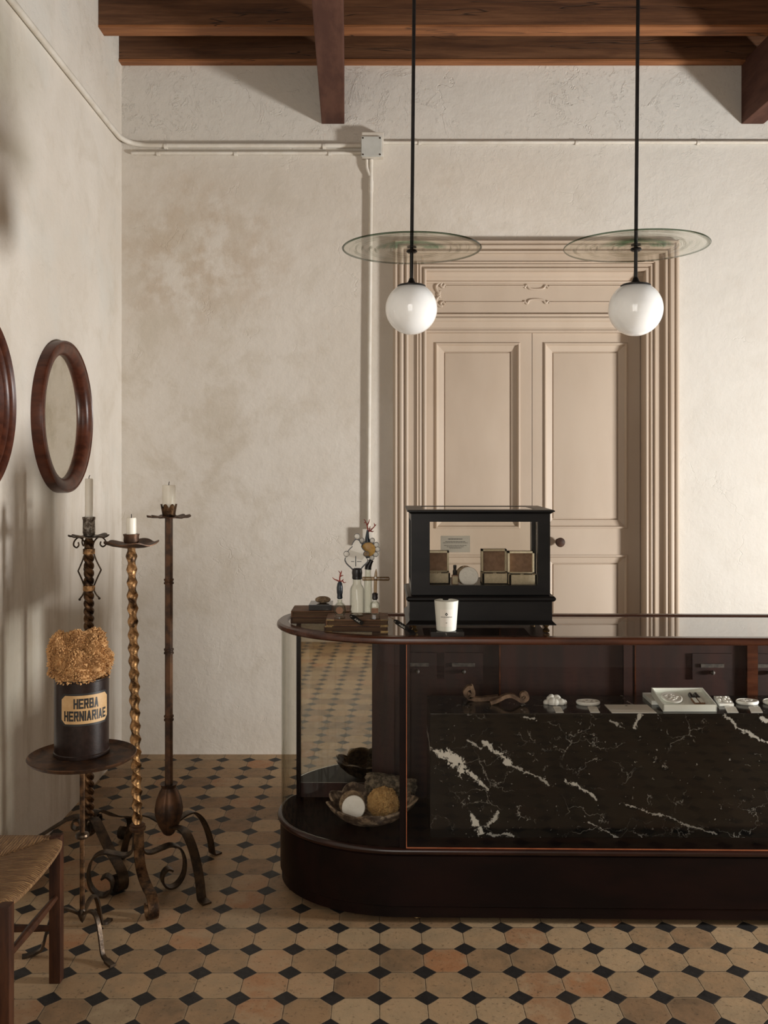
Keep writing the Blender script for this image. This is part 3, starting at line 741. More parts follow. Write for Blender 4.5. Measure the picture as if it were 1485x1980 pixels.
candle((ax, ay, zA(1000)), .0148, zA(925) - zA(1000), 'tallest cream candle, on the twisted rope stand at left', 1)

# B: golden barley-twist stand in front
bx, by = at(266, 0, 3.36).x, 3.36
B = thing('candle_stand', (bx, by, 0), 'golden barley twist candle stand with wide wavy pan, middle of three', 'candle stand', 'iron candle stands')
zB = lambda py: EYE - (py - 897) / F * by
topx = at(254, 0, 3.36).x
ztop, zbot = zB(1058), zB(1600)
mb = MB(); n = 28; k = 420; vs = []
for i in range(k + 1):
    z = zbot + (ztop - zbot) * i / k; cx = bx + (topx - bx) * i / k; a0 = -2 * PI * z / .094
    wv = 1 + .04 * math.sin(z * 37)
    for j in range(n):
        a = 2 * PI * j / n
        rr = (.0134 + .0050 * abs(math.cos(a)) ** 3 + .0012 * abs(math.cos(a)) ** 40) * wv
        vs.append((cx + rr * math.cos(a + a0), by + rr * math.sin(a + a0), z))
mb.add(vs, [(i * n + j, i * n + (j + 1) % n, (i + 1) * n + (j + 1) % n, (i + 1) * n + j) for i in range(k) for j in range(n)] + [tuple(range(n))[::-1], tuple(k * n + j for j in range(n))])
mb.build('shaft', M['gilt'], B)
tc = (topx, by, 0)
MB().lathe([(.024, zB(1050)), (.0275, zB(1046)), (.0265, zB(1038)), (.0285, zB(1034)), (.0285, zB(1032.5)), (.022, zB(1032.5)), (.021, zB(1040))], tc, 26).build('socket', M['rust_iron'], B)
ruffle((topx, by, zB(1058.5)), .094, 0, 5, .0055, dish=.016).build('drip_pan', M['rust_iron'], B)
MB().lathe([(.020, zbot - .012), (.028, zbot - .008), (.030, zbot), (.024, zbot + .006), (.027, zbot + .010), (.020, zbot + .016)], (bx, by, 0), 22).build('collar', M['rust_iron'], B)
legB = [(.012, .250), (.013, .19), (.020, .158), (.045, .146), (.085, .153), (.120, .158), (.155, .140), (.172, .095), (.168, .045), (.145, .012), (.115, .005), (.092, .024), (.090, .055), (.108, .074), (.126, .066)]
legBf = [(.012, .250), (.020, .19), (.026, .150), (.048, .118), (.095, .095), (.150, .085), (.195, .082), (.225, .062), (.232, .034), (.216, .009), (.190, .005), (.172, .022), (.176, .044), (.192, .052)]
for deg, pth, mat in ((-62, legBf, 'gilt_dark'), (28, legB, 'iron'), (184, legB, 'iron')):
    pts, s = legpath((bx, by), deg, spline([Vector(p) for p in pth], 6)); MB().strap(pts, s, .036, .007).build('leg', M[mat], B)
candle((topx, by, zB(1034)), .0175, zB(1000.5) - zB(1034), 'short cream candle on the golden twisted stand', 0)

# C: slender faceted stand at the right
cx, cy = at(326.5, 0, 3.53).x, 3.53
Cs = thing('candle_stand', (cx, cy, 0), 'slender faceted iron candle stand with bulb base, rightmost of three', 'candle stand', 'iron candle stands')
zC = lambda py: EYE - (py - 897) / F * cy
mb = MB().lathe([(.0150, .30), (.0150, zC(1000))], (cx, cy, 0), 6); mb.build('pole', M['rust_iron'], Cs, smooth=False)
for py in (1124, 1259, 1388):
    MB().lathe([(.015, zC(py + 5)), (.0185, zC(py + 5)), (.0185, zC(py + 2)), (.016, zC(py + 1)), (.016, zC(py - 1)), (.0185, zC(py - 2)), (.0185, zC(py - 5)), (.015, zC(py - 5))], (cx, cy, 0), 18).build('pole_ring', M['rust_iron'], Cs)
ruffle((cx, cy, zC(1001)), .080, 0, 12, .0028, dish=.003).build('drip_pan', M['rust_iron'], Cs)
mb = MB(); n = 48; prof2 = []
def crown(r, z, a): return (r, z + (.012 * (abs(math.cos(3.5 * a)) - .5) if z > .01 else 0))
mb.lathe([(.024, 0), (.025, .012), (.0285, .042), (.025, .042), (.022, .012), (.021, .002)], (cx, cy, zC(999)), 56, mod=lambda r, z, a: (r + (.003 * abs(math.cos(3.5 * a)) if z > .03 else 0), z + (.016 * (abs(math.cos(3.5 * a)) - .6) if z > .03 else 0)))
mb.build('socket', M['gilt_dark'], Cs)
bulb = thing  # (name reuse guard)
def petal(r, z, a): return (r * (1 - .10 * (1 - abs(math.sin(2 * a)) ** .35)), z)
MB().lathe([(.012, .150), (.022, .158), (.040, .190), (.052, .228), (.054, .250), (.048, .285), (.036, .315), (.027, .330), (.030, .338), (.034, .344), (.020, .340)], (cx, cy, 0), 64, mod=petal).build('bulb', M['rust_iron'], Cs)
legC = [(.006, .185), (.050, .196), (.095, .205), (.140, .200), (.185, .165), (.218, .115), (.240, .060), (.250, .014), (.262, .005), (.292, .0035)]
for deg, sc in ((-52, 1.06), (52, .86), (150, .95)):
    pts, s = legpath((cx, cy), deg, spline([Vector((p[0] * sc, p[1])) for p in legC], 6)); MB().strap(pts, s, .034, .006).build('leg', M['iron'], Cs)
candle((cx, cy, zC(990)), .0245, zC(937.5) - zC(990), 'thick cream candle stub in the crown shaped socket', .4)

# ------------------------------------------------------------------ tray table, tin, sponge
tx, ty = at(159, 0, 3.0).x, 3.0
T = thing('tray_table', (tx, ty, 0), 'small round iron tray table holding the brown tin', 'side table')
zt = .608
MB().lathe([(.001, zt - .004), (.155, zt - .004), (.166, zt + .002), (.170, zt + .010), (.1675, zt + .012), (.162, zt + .004), (.154, zt), (.001, zt)], (tx, ty, 0), 72).build('tray', M['rust_iron'], T)
MB().lathe([(.0085, .105), (.0085, zt - .004)], (tx, ty, 0), 8).build('stem', M['gilt_dark'], T)
MB().lathe([(.008, .346), (.020, .352), (.022, .358), (.020, .364), (.008, .370)], (tx, ty, 0), 20).build('stem_ring', M['iron'], T)
MB().lathe([(.001, .078), (.008, .088), (.014, .104), (.011, .118), (.008, .124)], (tx, ty, 0), 16).build('finial', M['iron'], T)
legD = [(.008, .108), (.030, .122), (.055, .132), (.080, .128), (.098, .100), (.110, .060), (.120, .022), (.135, .010), (.165, .0045), (.180, .0045)]
for deg in (-42, 78, 202):
    pts, s = legpath((tx, ty), deg, spline([Vector(p) for p in legD], 6))
    MB().strap(pts, s, [.013] * 44 + [.020] * (len(pts) - 44), .008).build('leg', M['iron'], T)
tc = Vector((at(158, 0, 3.05).x, 3.05, zt))
tin = thing('storage_tin', tc, 'tall dark brown round tin with cream label, on the tray table', 'tin')
RT = .0855; HT = .250
MB().lathe([(RT - .004, .0), (RT + .0025, .001), (RT + .0025, .010), (RT, .013), (RT, HT - .006), (RT + .0015, HT - .004), (RT + .0015, HT), (RT - .003, HT), (RT - .004, HT - .01), (RT - .004, .006), (.001, .006)], tc, 72).build('tin_body', M['tin'], tin)
a_mid = math.radians(-62.5)
def cyl(u, v, d, R=RT):
    a = a_mid + u / R
    return (tc.x + (R + d) * math.cos(a), tc.y + (R + d) * math.sin(a), tc.z + .161 + v)
def curved_panel(w, h, cut, d0, d1):
    mb = MB(); nx = 24; vs = []; 
    hw, hh = w / 2, h / 2
    def lim(u): e = max(0, abs(u) - (hw - cut)); return hh - (cut - math.sqrt(max(0, cut * cut - e * e)) if False else e)
    for d in (d0, d1):
        for i in range(nx + 1):
            u = -hw + w * i / nx
            vs += [cyl(u, -lim(u), d), cyl(u, lim(u), d)]
    m = 2 * (nx + 1); fs = []
    for i in range(nx):
        a = 2 * i; fs += [(m + a, m + a + 2, m + a + 3, m + a + 1), (a, a + 1, a + 3, a + 2), (a, a + 2, m + a + 2, m + a), (a + 1, m + a + 1, m + a + 3, a + 3)]
    fs += [(0, m, m + 1, 1), (2 * nx, 2 * nx + 1, m + 2 * nx + 1, m + 2 * nx)]
    return mb.add(vs, fs)
curved_panel(.172, .103, .014, .0002, .0010).build('label_border', M['ink'], tin)
lb = curved_panel(.160, .090, .013, .0010, .0016).build('label_plate', M['label_paper'], tin)
block_text('HERBA', .078, .032, lambda u, v, d: cyl(u, v + .0195, .0017 + d), 'label_text', M['ink'], tin, st=.46)
block_text('HERNIARIAE', .140, .032, lambda u, v, d: cyl(u, v - .0195, .0017 + d), 'label_text', M['ink'], tin, st=.46)
# dried sponge: lumps covered with short tufts
random.seed(4)
sc0 = Vector((tc.x - .004, tc.y, 0))
lumps = []
for (dx, dy, z, r) in [(0, 0, .905, .078), (-.055, -.02, .955, .052), (.0, -.015, .968, .046), (.056, -.01, .945, .048), (-.04, -.045, .915, .052), (.015, -.058, .905, .050), (.06, -.035, .905, .046), (-.065, .01, .92, .042), (.078, .0, .912, .034), (-.02, -.05, .875, .044), (.03, -.05, .875, .042), (0, .05, .93, .06), (.03, .03, .965, .045), (-.05, .04, .95, .045), (-.062, -.02, .89, .040), (.055, .01, .88, .042)]:
    lumps.append((sc0 + Vector((dx * .92, dy, .862 + (z - .862) * 1.0)), r * .92))
mb = MB()
for c, r in lumps: mb.sphere(c, r * .9, 2)
iv = [Vector(q) for q in ((1, 0, 0), (0, 1, 0), (-1, 0, 0), (0, -1, 0), (0, 0, 1), (0, 0, -1))]; ifs = [(0, 1, 4), (1, 2, 4), (2, 3, 4), (3, 0, 4), (1, 0, 5), (2, 1, 5), (3, 2, 5), (0, 3, 5)]
for c, r in lumps:
    nn = int(430000 * r * r)
    for i in range(nn):
        d = Vector((random.gauss(0, 1), random.gauss(0, 1), random.gauss(0, 1))).normalized()
        p = c + d * r
        if any((p - c2).length < r2 * .93 for c2, r2 in lumps if c2 is not c): continue
        if p.z < .852 and (Vector((p.x, p.y, 0)) - Vector((tc.x, tc.y, 0))).length > RT - .010: continue
        p = p + d * (random.uniform(-.003, .003) + .006 * noise.noise(p * 55) + .010 * noise.noise(p * 24))
        L = random.uniform(.0042, .0066); w = random.uniform(.0024, .0035)
        q = d.to_track_quat('Z', 'Y').to_matrix()
        mb.add([p + q @ Vector((v.x * w, v.y * w, v.z * L)) for v in iv], ifs)
solo('dried_sponge', mb, M['sponge_brown'], (sc0.x, sc0.y, .84), 'lumpy brown dried sponge sitting in the top of the tin', 'sponge')

# ------------------------------------------------------------------ rush chair
ch = thing('rush_chair', (-1.17, 2.59, 0), 'low wooden chair with woven rush seat at the left edge', 'chair')
legs = [(-.982, 2.803, .438), (-.962, 2.374, .432), (-1.345, 2.80, .86), (-1.345, 2.374, .86)]
for x, y, h in legs:
    MB().box(x - .017, x + .017, y - .017, y + .017, 0, h, .004).build('leg', M['chair_wood'], ch)
mb = MB(); n = 28; vs = []
x0, x1, y0, y1 = -1.372, -.958, 2.352, 2.826
def seat_pt(u, v, top):
    x = x0 + (x1 - x0) * u; y = y0 + (y1 - y0) * v
    eu, ev = abs(2 * u - 1), abs(2 * v - 1)
    bul = (.016 * (1 - ev ** 2) - .016 * ev ** 8) * (eu ** 6); x += bul * (1 if u > .5 else -1)
    y += -.016 * eu ** 8 * ev ** 6 * (1 if v > .5 else -1)
    edge = max(eu, ev)
    z = .437 - .010 * (1 - edge) - .012 * max(0, edge - .92) / .08
    rid = .004 * (1 - min(1, abs(eu - ev) / .10))
    corner = max(0, (eu - .86) / .14) * max(0, (ev - .86) / .14)
    if not top: z = .405 + .010 * max(0, edge - .92) / .08
    return (x, y, z - rid - .02 * corner * (1 if top else 0))
for top in (1, 0):
    for i in range(n + 1):
        for j in range(n + 1): vs.append(seat_pt(i / n, j / n, top))
m = (n + 1) ** 2; I = lambda i, j: i * (n + 1) + j; fs = []
for i in range(n):
    for j in range(n): fs += [(I(i, j), I(i + 1, j), I(i + 1, j + 1), I(i, j + 1)), (m + I(i, j), m + I(i, j + 1), m + I(i + 1, j + 1), m + I(i + 1, j))]
for i in range(n):
    for a, b_ in ((I(i, 0), I(i + 1, 0)), (I(i + 1, n), I(i, n)), (I(0, i + 1), I(0, i)), (I(n, i), I(n, i + 1))): fs.append((a, m + a, m + b_, b_))
mb.add(vs, fs).build('seat', M['rush'], ch, ang=60)
for a, b_ in (((-.980, 2.80, .255), (-.962, 2.374, .292)), ((-.985, 2.803, .158), (-1.345, 2.803, .158)), ((-1.345, 2.80, .20), (-1.345, 2.374, .20)), ((-.965, 2.374, .20), (-1.345, 2.374, .20))):
    a = Vector(a); b_ = Vector(b_)
    MB().tube([a, a.lerp(b_, .15), a.lerp(b_, .5), a.lerp(b_, .85), b_], [.008, .010, .0125, .010, .008], 10).build('stretcher', M['chair_wood'], ch)
for z in (.60, .76):
    MB().box(-1.352, -1.338, 2.38, 2.80, z, z + .07, .004).build('back_slat', M['chair_wood'], ch)

# ------------------------------------------------------------------ glass display counter
OX, OY, ROT = .062, 3.14, math.radians(-1.0)
def cp(x, y): return (OX + x * math.cos(ROT) - y * math.sin(ROT), OY + x * math.sin(ROT) + y * math.cos(ROT))
LEN = 1.45; DEP = .50
def outline(off=0.0, back=0.0):
    pts = []
    for sgn, ox in ((-1, 0.0), (1, LEN)):
        half = []
        n = 22
        for i in range(n + 1):                                       # long front curve
            a = PI / 2 * i / n; half.append((-(.455 + off) * math.sin(a), .36 - (.36 + off) * math.cos(a)))
        for i in range(1, 9):                                        # short turn to the back
            a = PI / 2 * i / 8; half.append((-.405 - (.05 + off) * math.cos(a), .36 + (DEP - .36 + back) * math.sin(a)))
        pts.append([(ox + sgn * -x, y) for x, y in half] if sgn == 1 else [(x, y) for x, y in half])
    L, R = pts
    return [cp(*p) for p in (L + R[::-1])]                            # clockwise from front-left, round the back, to front-right
counter = thing('display_counter', (OX, OY, 0), 'long mahogany and glass display counter with rounded left end', 'counter')
def ring_band(mb, prof, back_of=True):                                # sweep a profile (off, z) round the whole outline
    rows = [[(x, y, z) for x, y in outline(o, o)] for o, z in prof]
    n = len(rows[0]); vs = [p for r in rows for p in r]
    mb.add(vs, [(i * n + j, i * n + (j + 1) % n, (i + 1) * n + (j + 1) % n, (i + 1) * n + j) for i in range(len(prof) - 1) for j in range(n)])
    return mb
mb = MB(); ring_band(mb, [(-.30, .025), (-.006, .025), (-.006, .06), (0, .064), (0, .232), (-.004, .236)])
base = mb.build('base', M['mahogany'], counter, ang=30)
MB().prism(outline(-.006, -.006), .236, .262).build('interior_floor', M['interior'], counter, ang=30)
mb = MB(); ring_band(mb, [(-.004, .236)] + [(-.002 + .012 * math.cos(a), .249 + .012 * math.sin(a)) for a in [math.radians(-80 + 170 * i / 8) for i in range(9)]] + [(-.02, .2605)])
mb.build('base_moulding', M['moulding'], counter)
for (x, y) in ((.05, .06), (1.40, .06), (.0, .44), (1.40, .44), (-.30, .34)):
    c = cp(x, y); MB().lathe([(.014, 0), (.018, .004), (.016, .012), (.010, .018), (.014, .027)], (c[0], c[1], 0), 16).build('foot', M['brass' if (x, y) == (.05, .06) else 'mahogany'], counter)
# top rail: ring around the glass top
def inner(off): return outline(off, off)
zr = .969
rail_prof = [(-.030, .945), (.006, .945), (.012, .950), (.013, .956), (.011, .964), (.004, .9695), (-.024, .9695), (-.030, .966), (-.030, .945)]
mb = MB(); ring_band(mb, rail_prof); mb.build('top_rail', M['rail'], counter, ang=30)
mb = MB(); mb.prism(outline(-.029, -.029), .957, .9645); mb.build('glass_top', M['pane_top'], counter, ang=30)
# cross rails in the top
for x, w in ((.0, .022),):
    pass
# wall of glass around the front and ends
def glass_wall(name, pts_in, pts_out, z0, z1, parent):
    n = len(pts_in); vs = [(x, y, z) for z in (z0, z1) for x, y in pts_in] + [(x, y, z) for z in (z0, z1) for x, y in pts_out]
    fs = []
    for i in range(n - 1):
        fs += [(i, i + 1, n + i + 1, n + i), (2 * n + i, 3 * n + i, 3 * n + i + 1, 2 * n + i + 1), (n + i, n + i + 1, 3 * n + i + 1, 3 * n + i), (i, 2 * n + i, 2 * n + i + 1, i + 1)]
    fs += [(0, n, 3 * n, 2 * n), (n - 1, 3 * n - 1, 4 * n - 1, 2 * n - 1)]
    return MB().add(vs, fs).build(name, M['pane'], parent, ang=30)
po, pi_ = outline(-.004, -.004), outline(-.008, -.008)
half = len(po) // 2
glass_wall('curved_glass', pi_[:half - 1], po[:half - 1], .262, .946, counter)
glass_wall('curved_glass', pi_[half + 1:], po[half + 1:], .262, .946, counter)
a, b_ = cp(.012, .004), cp(LEN - .012, .004); a2, b2 = cp(.012, .008), cp(LEN - .012, .008)
glass_wall('front_glass', [a2, b2], [a, b_], .262, .946, counter)
def cbox(x0, x1, y0, y1, z0, z1):
    return MB().prism([cp(x0, y0), cp(x1, y0), cp(x1, y1), cp(x0, y1)], z0, z1)
cbox(-.010, .012, -.002, .022, .258, .946).build('front_post', M['mahogany'], counter, smooth=False)
tag(cbox(.0125, .0148, -.003, .002, .262, .943).build('post_bead', M['bead'], counter, smooth=False), 'bright red bead along the front post')
cbox(LEN - .012, LEN + .010, -.002, .022, .258, .946).build('front_post', M['mahogany'], counter, smooth=False)
tag(cbox(.0125, LEN - .013, -.004, .002, .2607, .2626).build('sill_bead', M['bead'], counter, smooth=False), 'bright bead along the bottom of the front glass')
# back: posts, mirror in the left bay, wooden back in the main bay
zb0, zb1 = .262, .946
yb = DEP - .03
cbox(-.408, -.392, yb - .012, yb + .014, zb0, zb1).build('back_post', M['mahogany'], counter, smooth=False)
cbox(-.392, -.068, yb - .002, yb + .012, zb0, .318).build('back_panel', M['mahogany_in'], counter, smooth=False)
tag(cbox(-.392, -.116, yb, yb + .010, .318, zb1).build('mirror_panel', M['counter_mirror'], counter, smooth=False), 'mirror panel at the back of the rounded bay')
cbox(-.116, .030, yb - .020, yb + .012, zb0, zb1).build('back_panel', M['mahogany_in'], counter, smooth=False)
cbox(-.070, -.030, yb - .032, yb - .020, zb0, zb1).build('back_post', M['mahogany_in'], counter, smooth=False)
cbox(.030, LEN + .41, yb + .002, yb + .014, zb0, zb1).build('back_panel', M['mahogany_in'], counter, smooth=False)
for px, w, mname in ((962, .006, 'rail'), (1208, .034, 'mahogany_in'), (1222, .005, 'rail'), (1446, .040, 'rail')):  # first, thinnest post stands in for a reflected light line at a glass edge
    y = OY + yb - .01; x = (px - 742.5) / F * y - OX
    cbox(x - w / 2, x + w / 2, yb - .014, yb + .002, zb0, zb1).build('back_post', M[mname], counter, smooth=False)
for px in (803, 892, 1370, 1478):
    y = OY + yb - .01; x = (px - 742.5) / F * y - OX; z = EYE - (1285 - 897) / F * y
    cbox(x - .075, x + .075, yb - .006, yb + .002, z - .055, z + .045).build('drawer_front', M['mahogany_in'], counter, smooth=False)
    d = [o for o in counter.children if o.name.startswith('drawer_front')][-1]
    MB().prism([cp(x + .044 * sx + (.004 if abs(sy) == 1 and False else 0), yb - .009 + .003 * sy) for sx, sy in ((-1, -1), (1, -1), (1, 1), (-1, 1))], z - .007, z + .007).build('label_holder', M['drawer_label'], d, smooth=False)
    c = cp(x, yb - .014); MB().sphere((c[0], c[1], z - .026), .009, 2).build('drawer_knob', M['drawer_label'], d)
# black marble block inside
mz = .690
y0m, y1m = 3.22, 3.475
solo('marble_block', MB().box(.159, 1.50, y0m, y1m, .2625, mz, .002), M['marble_slab'], (.8, 3.35, .2625), 'large black marble block with white veins inside the counter', 'marble block', smooth=False)

# ---------- things in the rounded bay
bc = Vector((-.060, 3.375, .2625))
def shell_mod(r, z, a):
    k = min(1, max(0, z / .11)); w = abs(math.cos(4.5 * a + .4))
    rr = r * (1 + .16 * k * (w - .45))
    return rr * (1.0 + .10 * math.cos(a)), z * (1 + .20 * (w - .5) * k + .14 * k * math.sin(a + .5))
mb = MB().lathe([(.045, 0), (.075, .008), (.115, .036), (.142, .070), (.155, .100), (.146, .102), (.128, .070), (.100, .040), (.060, .016), (.001, .012)], bc, 160, mod=shell_mod)
mb.xf(lambda v: Vector((v.x, v.y, bc.z + (v.z - bc.z) * .76)) + (v - bc).normalized() * (noise.noise(v * 30) * .006))
mb.xf(lambda v: Vector((v.x, v.y, max(v.z, bc.z + .0004))))
solo('shell_bowl', mb, M['shell_stone'], bc, 'mottled fluted giant shell bowl on the floor of the rounded bay', 'bowl')
# white disc with a brown-edged disc behind it, leaning in the bowl
def leaning_disc(c, r, th, tilt, yaw, name, mat, label, cat, relief=False, parent=None, group=None):
    mb = MB().lathe([(.001, 0), (r - .002, 0), (r, .002), (r, th - .002), (r - .002, th), (.001, th)], (0, 0, 0), 48)
    if relief:
        rnd = random.Random(7)
        for i in range(26):
            a = rnd.uniform(0, 2 * PI); q = r * .62 * math.sqrt(rnd.random())
            mb.sphere((q * math.cos(a), q * math.sin(a), th), (.006, .004, .0012), 1)
    R = Euler((tilt, 0, yaw)).to_matrix()
    mb.xf(lambda v: Vector(c) + R @ v)
    return solo(name, mb, mat, c, label, cat, group)
pw = at(684, 1562, 3.315)
leaning_disc((pw.x, pw.y, pw.z), .0415, .008, math.radians(62), math.radians(-8), 'soap_disc', M['porcelain'], 'round white soap disc leaning in the shell bowl', 'soap', True)
pw = at(681, 1556, 3.345)
leaning_disc((pw.x, pw.y + .004, pw.z + .001), .046, .012, math.radians(62), math.radians(-8), 'sponge_disc', M['pumice'], 'brown sponge disc behind the white soap disc in the bowl', 'sponge')
pw = at(741, 1553, 3.36)
solo('sea_sponge', MB().sphere(pw, (.058, .046, .058), 6, lambda d: 1 + .10 * noise.noise(d * 3) - .16 * max(0, noise.noise(d * 9)) - .12 * max(0, noise.noise(d * 19)) + .05 * noise.noise(d * 34)), M['sponge_gold'], pw, 'rounded golden sea sponge in the shell bowl', 'sponge')
pw = at(755, 1518, 3.475)
solo('driftwood_piece', MB().sphere((0, 0, 0), (.090, .030, .030), 5, lambda d: (1 + .14 * noise.noise(d * 3) + .07 * noise.noise(d * 12)) * (1 / max(.72, max(abs(d.x), abs(d.z) * .95)))).xf(lambda v: pw + Euler((0, math.radians(10), 0)).to_matrix() @ v), M['rough_stone'], pw, 'rough grey brown fibrous block lying on the back of the shell bowl', 'stone')

# ---------- things on the marble block
def onm(px, py, Y=None):
    Y = Y or F * (EYE - mz) / (py - 897); return Vector(((px - 742.5) / F * Y, Y, mz))
def scroll_piece(pts, Y, depth, r, name, label, group, tipspheres=()):
    P = [at(x, y, Y) for x, y in pts]; path = spline(P, 8)
    mb = MB().strap(path, (0, 1, 0), depth, r)
    for (x, y, rr) in tipspheres:
        q = at(x, y, Y); mb.tube([q + Vector((0, -depth / 2 - .002, 0)), q + Vector((0, depth / 2 + .002, 0))], rr, 16)
    lo = min(v.z for v in mb.v); mb.xf(lambda v: v + Vector((0, 0, mz + .0003 - lo)))
    return solo(name, mb, M['carved'], (P[0].x, Y, mz), label, 'carving', group)
scroll_piece([(908, 1343), (903, 1349), (899, 1344), (902, 1337), (909, 1333), (914, 1339), (914, 1348), (906, 1353), (920, 1356), (944, 1355), (964, 1353)], 3.395, .028, .014, 'carved_scroll', 'carved wooden scroll fragment with upright curled end, left on the marble', 'carved wood fragments', ((912, 1332, .006),))
scroll_piece([(948, 1361), (962, 1356), (976, 1349), (988, 1347), (999, 1352), (1009, 1357), (1018, 1353), (1018, 1345), (1011, 1343), (1008, 1349), (1013, 1351)], 3.345, .026, .013, 'carved_scroll', 'arched carved wooden fragment whose right end curls, left of the cloud soap', 'carved wood fragments')
mb = MB()
for (x, y, r, dy) in [(1056, 1360, 5.5, 0), (1064, 1352, 7.5, .004), (1068, 1358, 9, -.01), (1076, 1352, 9, .012), (1079, 1355, 7, 0), (1085, 1358, 7.5, -.006), (1091, 1361, 5.5, 0), (1073, 1361, 8, -.012), (1066, 1348, 6, .010)]:
    Y = 3.35 + dy; q = at(x, y, Y); rr = r / F * Y
    q.z = max(q.z, mz + rr * .55); mb.sphere(q, (rr, rr, rr), 3)
mb.xf(lambda v: Vector((v.x, v.y, max(v.z, mz + .0003))))
solo('cloud_soap', mb, M['porcelain'], onm(1073, 1365), 'white lumpy cloud shaped soap on the marble', 'soap')
def price_tag(px0, px1, label):
    a = onm(px0 + 4, 1377.5); o = thing('price_tag', a, label, 'tag', 'white price tags')
    c0, c1, c2, c3 = onm(px0 + 5.5, 1378), onm(px1, 1378), onm(px1 - 6, 1367.5), onm(px0, 1367.5)
    h0, h1 = onm(px0 + 3, 1366.5), onm(px1 - 10, 1366.5)
    MB().prism([(p.x, p.y) for p in (c0, c1, c2, h1, h0, c3)], mz + .0003, mz + .0018).build('tag_card', M['paper'], o, smooth=False)
    m = (h0 + h1) / 2; MB().tube([m + Vector((0, -.004, .0024)), m + Vector((-.002, .008, .004)), m + Vector((-.003, .016, .002))], .0007, 6).build('tag_string', M['paper'], o)
    for k in range(2):
        p = c3.lerp(c0, .35 + .25 * k) + Vector((.006, 0, .0019)); MB().box(p.x, p.x + .014 - .004 * k, p.y, p.y + .0022, mz + .0017, mz + .0021).build('tag_writing', M['grey_card'], o, smooth=False)
price_tag(1069, 1090, 'white price tag in front of the cloud soap')
price_tag(1136, 1160, 'white price tag in front of the oval soap beside the cloud')
def oval_soap(px, py, w, dpt, label):
    c = onm(px, py); mb = MB().lathe([(.9, 0), (.97, .002), (1, .005), (1, .009), (.96, .012), (.90, .0125), (.88, .0112), (.001, .0112)], (0, 0, 0), 56)
    rnd = random.Random(px)
    for i in range(16): a = rnd.uniform(0, 2 * PI); q = .6 * math.sqrt(rnd.random()); mb.sphere((q * math.cos(a), q * math.sin(a), .0112), (.10, .05, .0016), 1)
    mb.xf(lambda v: (c.x + v.x * w / 2, c.y + v.y * dpt / 2, mz + v.z))
    return solo('oval_soap', mb, M['porcelain'], c, label, 'soap', 'oval white soaps')
oval_soap(1137, 1361.5, .085, .060, 'oval white soap right of the cloud shaped soap')
c0 = [onm(1183.5, 1379), onm(1270, 1379), onm(1251, 1363), onm(1168.5, 1363)]
o = thing('info_card', c0[0], 'blank looking white card lying flat before the gift box', 'card')
MB().prism([(p.x, p.y) for p in c0], mz + .0003, mz + .0015).build('card_sheet', M['paper'], o, smooth=False)
p = onm(1211, 1365.5); MB().box(p.x - .004, p.x + .004, p.y - .004, p.y + .003, mz + .0014, mz + .0019).build('card_emblem', M['ink'], o, smooth=False)
# gift box: lid beneath, open tray leaning on it
solo('box_lid', MB().box(.955, 1.12, 3.337, 3.455, mz + .0003, mz + .0152, .0012), M['card_white'], (1.03, 3.39, mz), 'white box lid lying under the back of the open gift box', 'box lid', smooth=False)
gb = thing('gift_box', (1.06, 3.24, mz), 'open shallow white gift box tilted on its lid', 'gift box')
tl = math.radians(9.2)
def gx(u, v, w):                                                       # u along X, v along the tilted floor, w up from the floor
    return (.968 + u, 3.243 + v * math.cos(tl) - w * math.sin(tl), mz + .0008 + v * math.sin(tl) + w * math.cos(tl))
def gbox(u0, u1, v0, v1, w0, w1, bev=0): return MB().box(u0, u1, v0, v1, w0, w1, bev).xf(lambda q: gx(q.x, q.y, q.z))
GW, GD, GH = .186, .150, .025
b = gbox(0, GW, 0, GD, 0, .003)
for u0, u1, v0, v1 in ((0, GW, 0, .004), (0, GW, GD - .004, GD), (0, .004, 0, GD), (GW - .004, GW, 0, GD)): b.v += []; k = gbox(u0, u1, v0, v1, .003, GH); b.add(k.v, k.f)
b.build('tray', M['card_white'], gb, smooth=False)
k = gbox(.0045, GW - .0045, .0045, GD - .0045, .003, .010); k.build('insert', M['card_white'], gb, smooth=False)
mb = MB().lathe([(.9, 0), (1, .003), (1, .007), (.9, .0085), (.8, .0075), (.001, .0075)], (0, 0, 0), 48)
rnd = random.Random(3)
for i in range(22): a = rnd.uniform(0, 2 * PI); q = .62 * math.sqrt(rnd.random()); mb.sphere((q * math.cos(a), q * math.sin(a), .0075), (.13, .10, .003), 1)
mb.xf(lambda v: gx(.055 + v.x * .036, .085 + v.y * .045, .0105 + v.z))
solo('relief_soap', mb, M['porcelain'], gx(.055, .085, .0105), 'white oval relief soap lying in the gift box', 'soap')
for i, u in enumerate((.1195, .1385)):
    o = thing('perfume_vial', gx(u, .06, .0105), ('left' if i == 0 else 'right') + ' one of two black capped flat vials in the gift box', 'vial', 'vials in the gift box')
    gbox(u, u + .018, .030, .078, .0105, .0185, .002).build('vial_body', M['spray_label'], o)
    gbox(u + .002, u + .016, .034, .074, .0186, .0196).build('vial_label', M['card_white'], o, smooth=False)
    MB().tube([Vector(gx(u + .009, .079, .0155)), Vector(gx(u + .009, .112, .0155)), Vector(gx(u + .009, .116, .0155))], [.0078, .0078, .005], 16).build('vial_cap', M['sealing'], o)
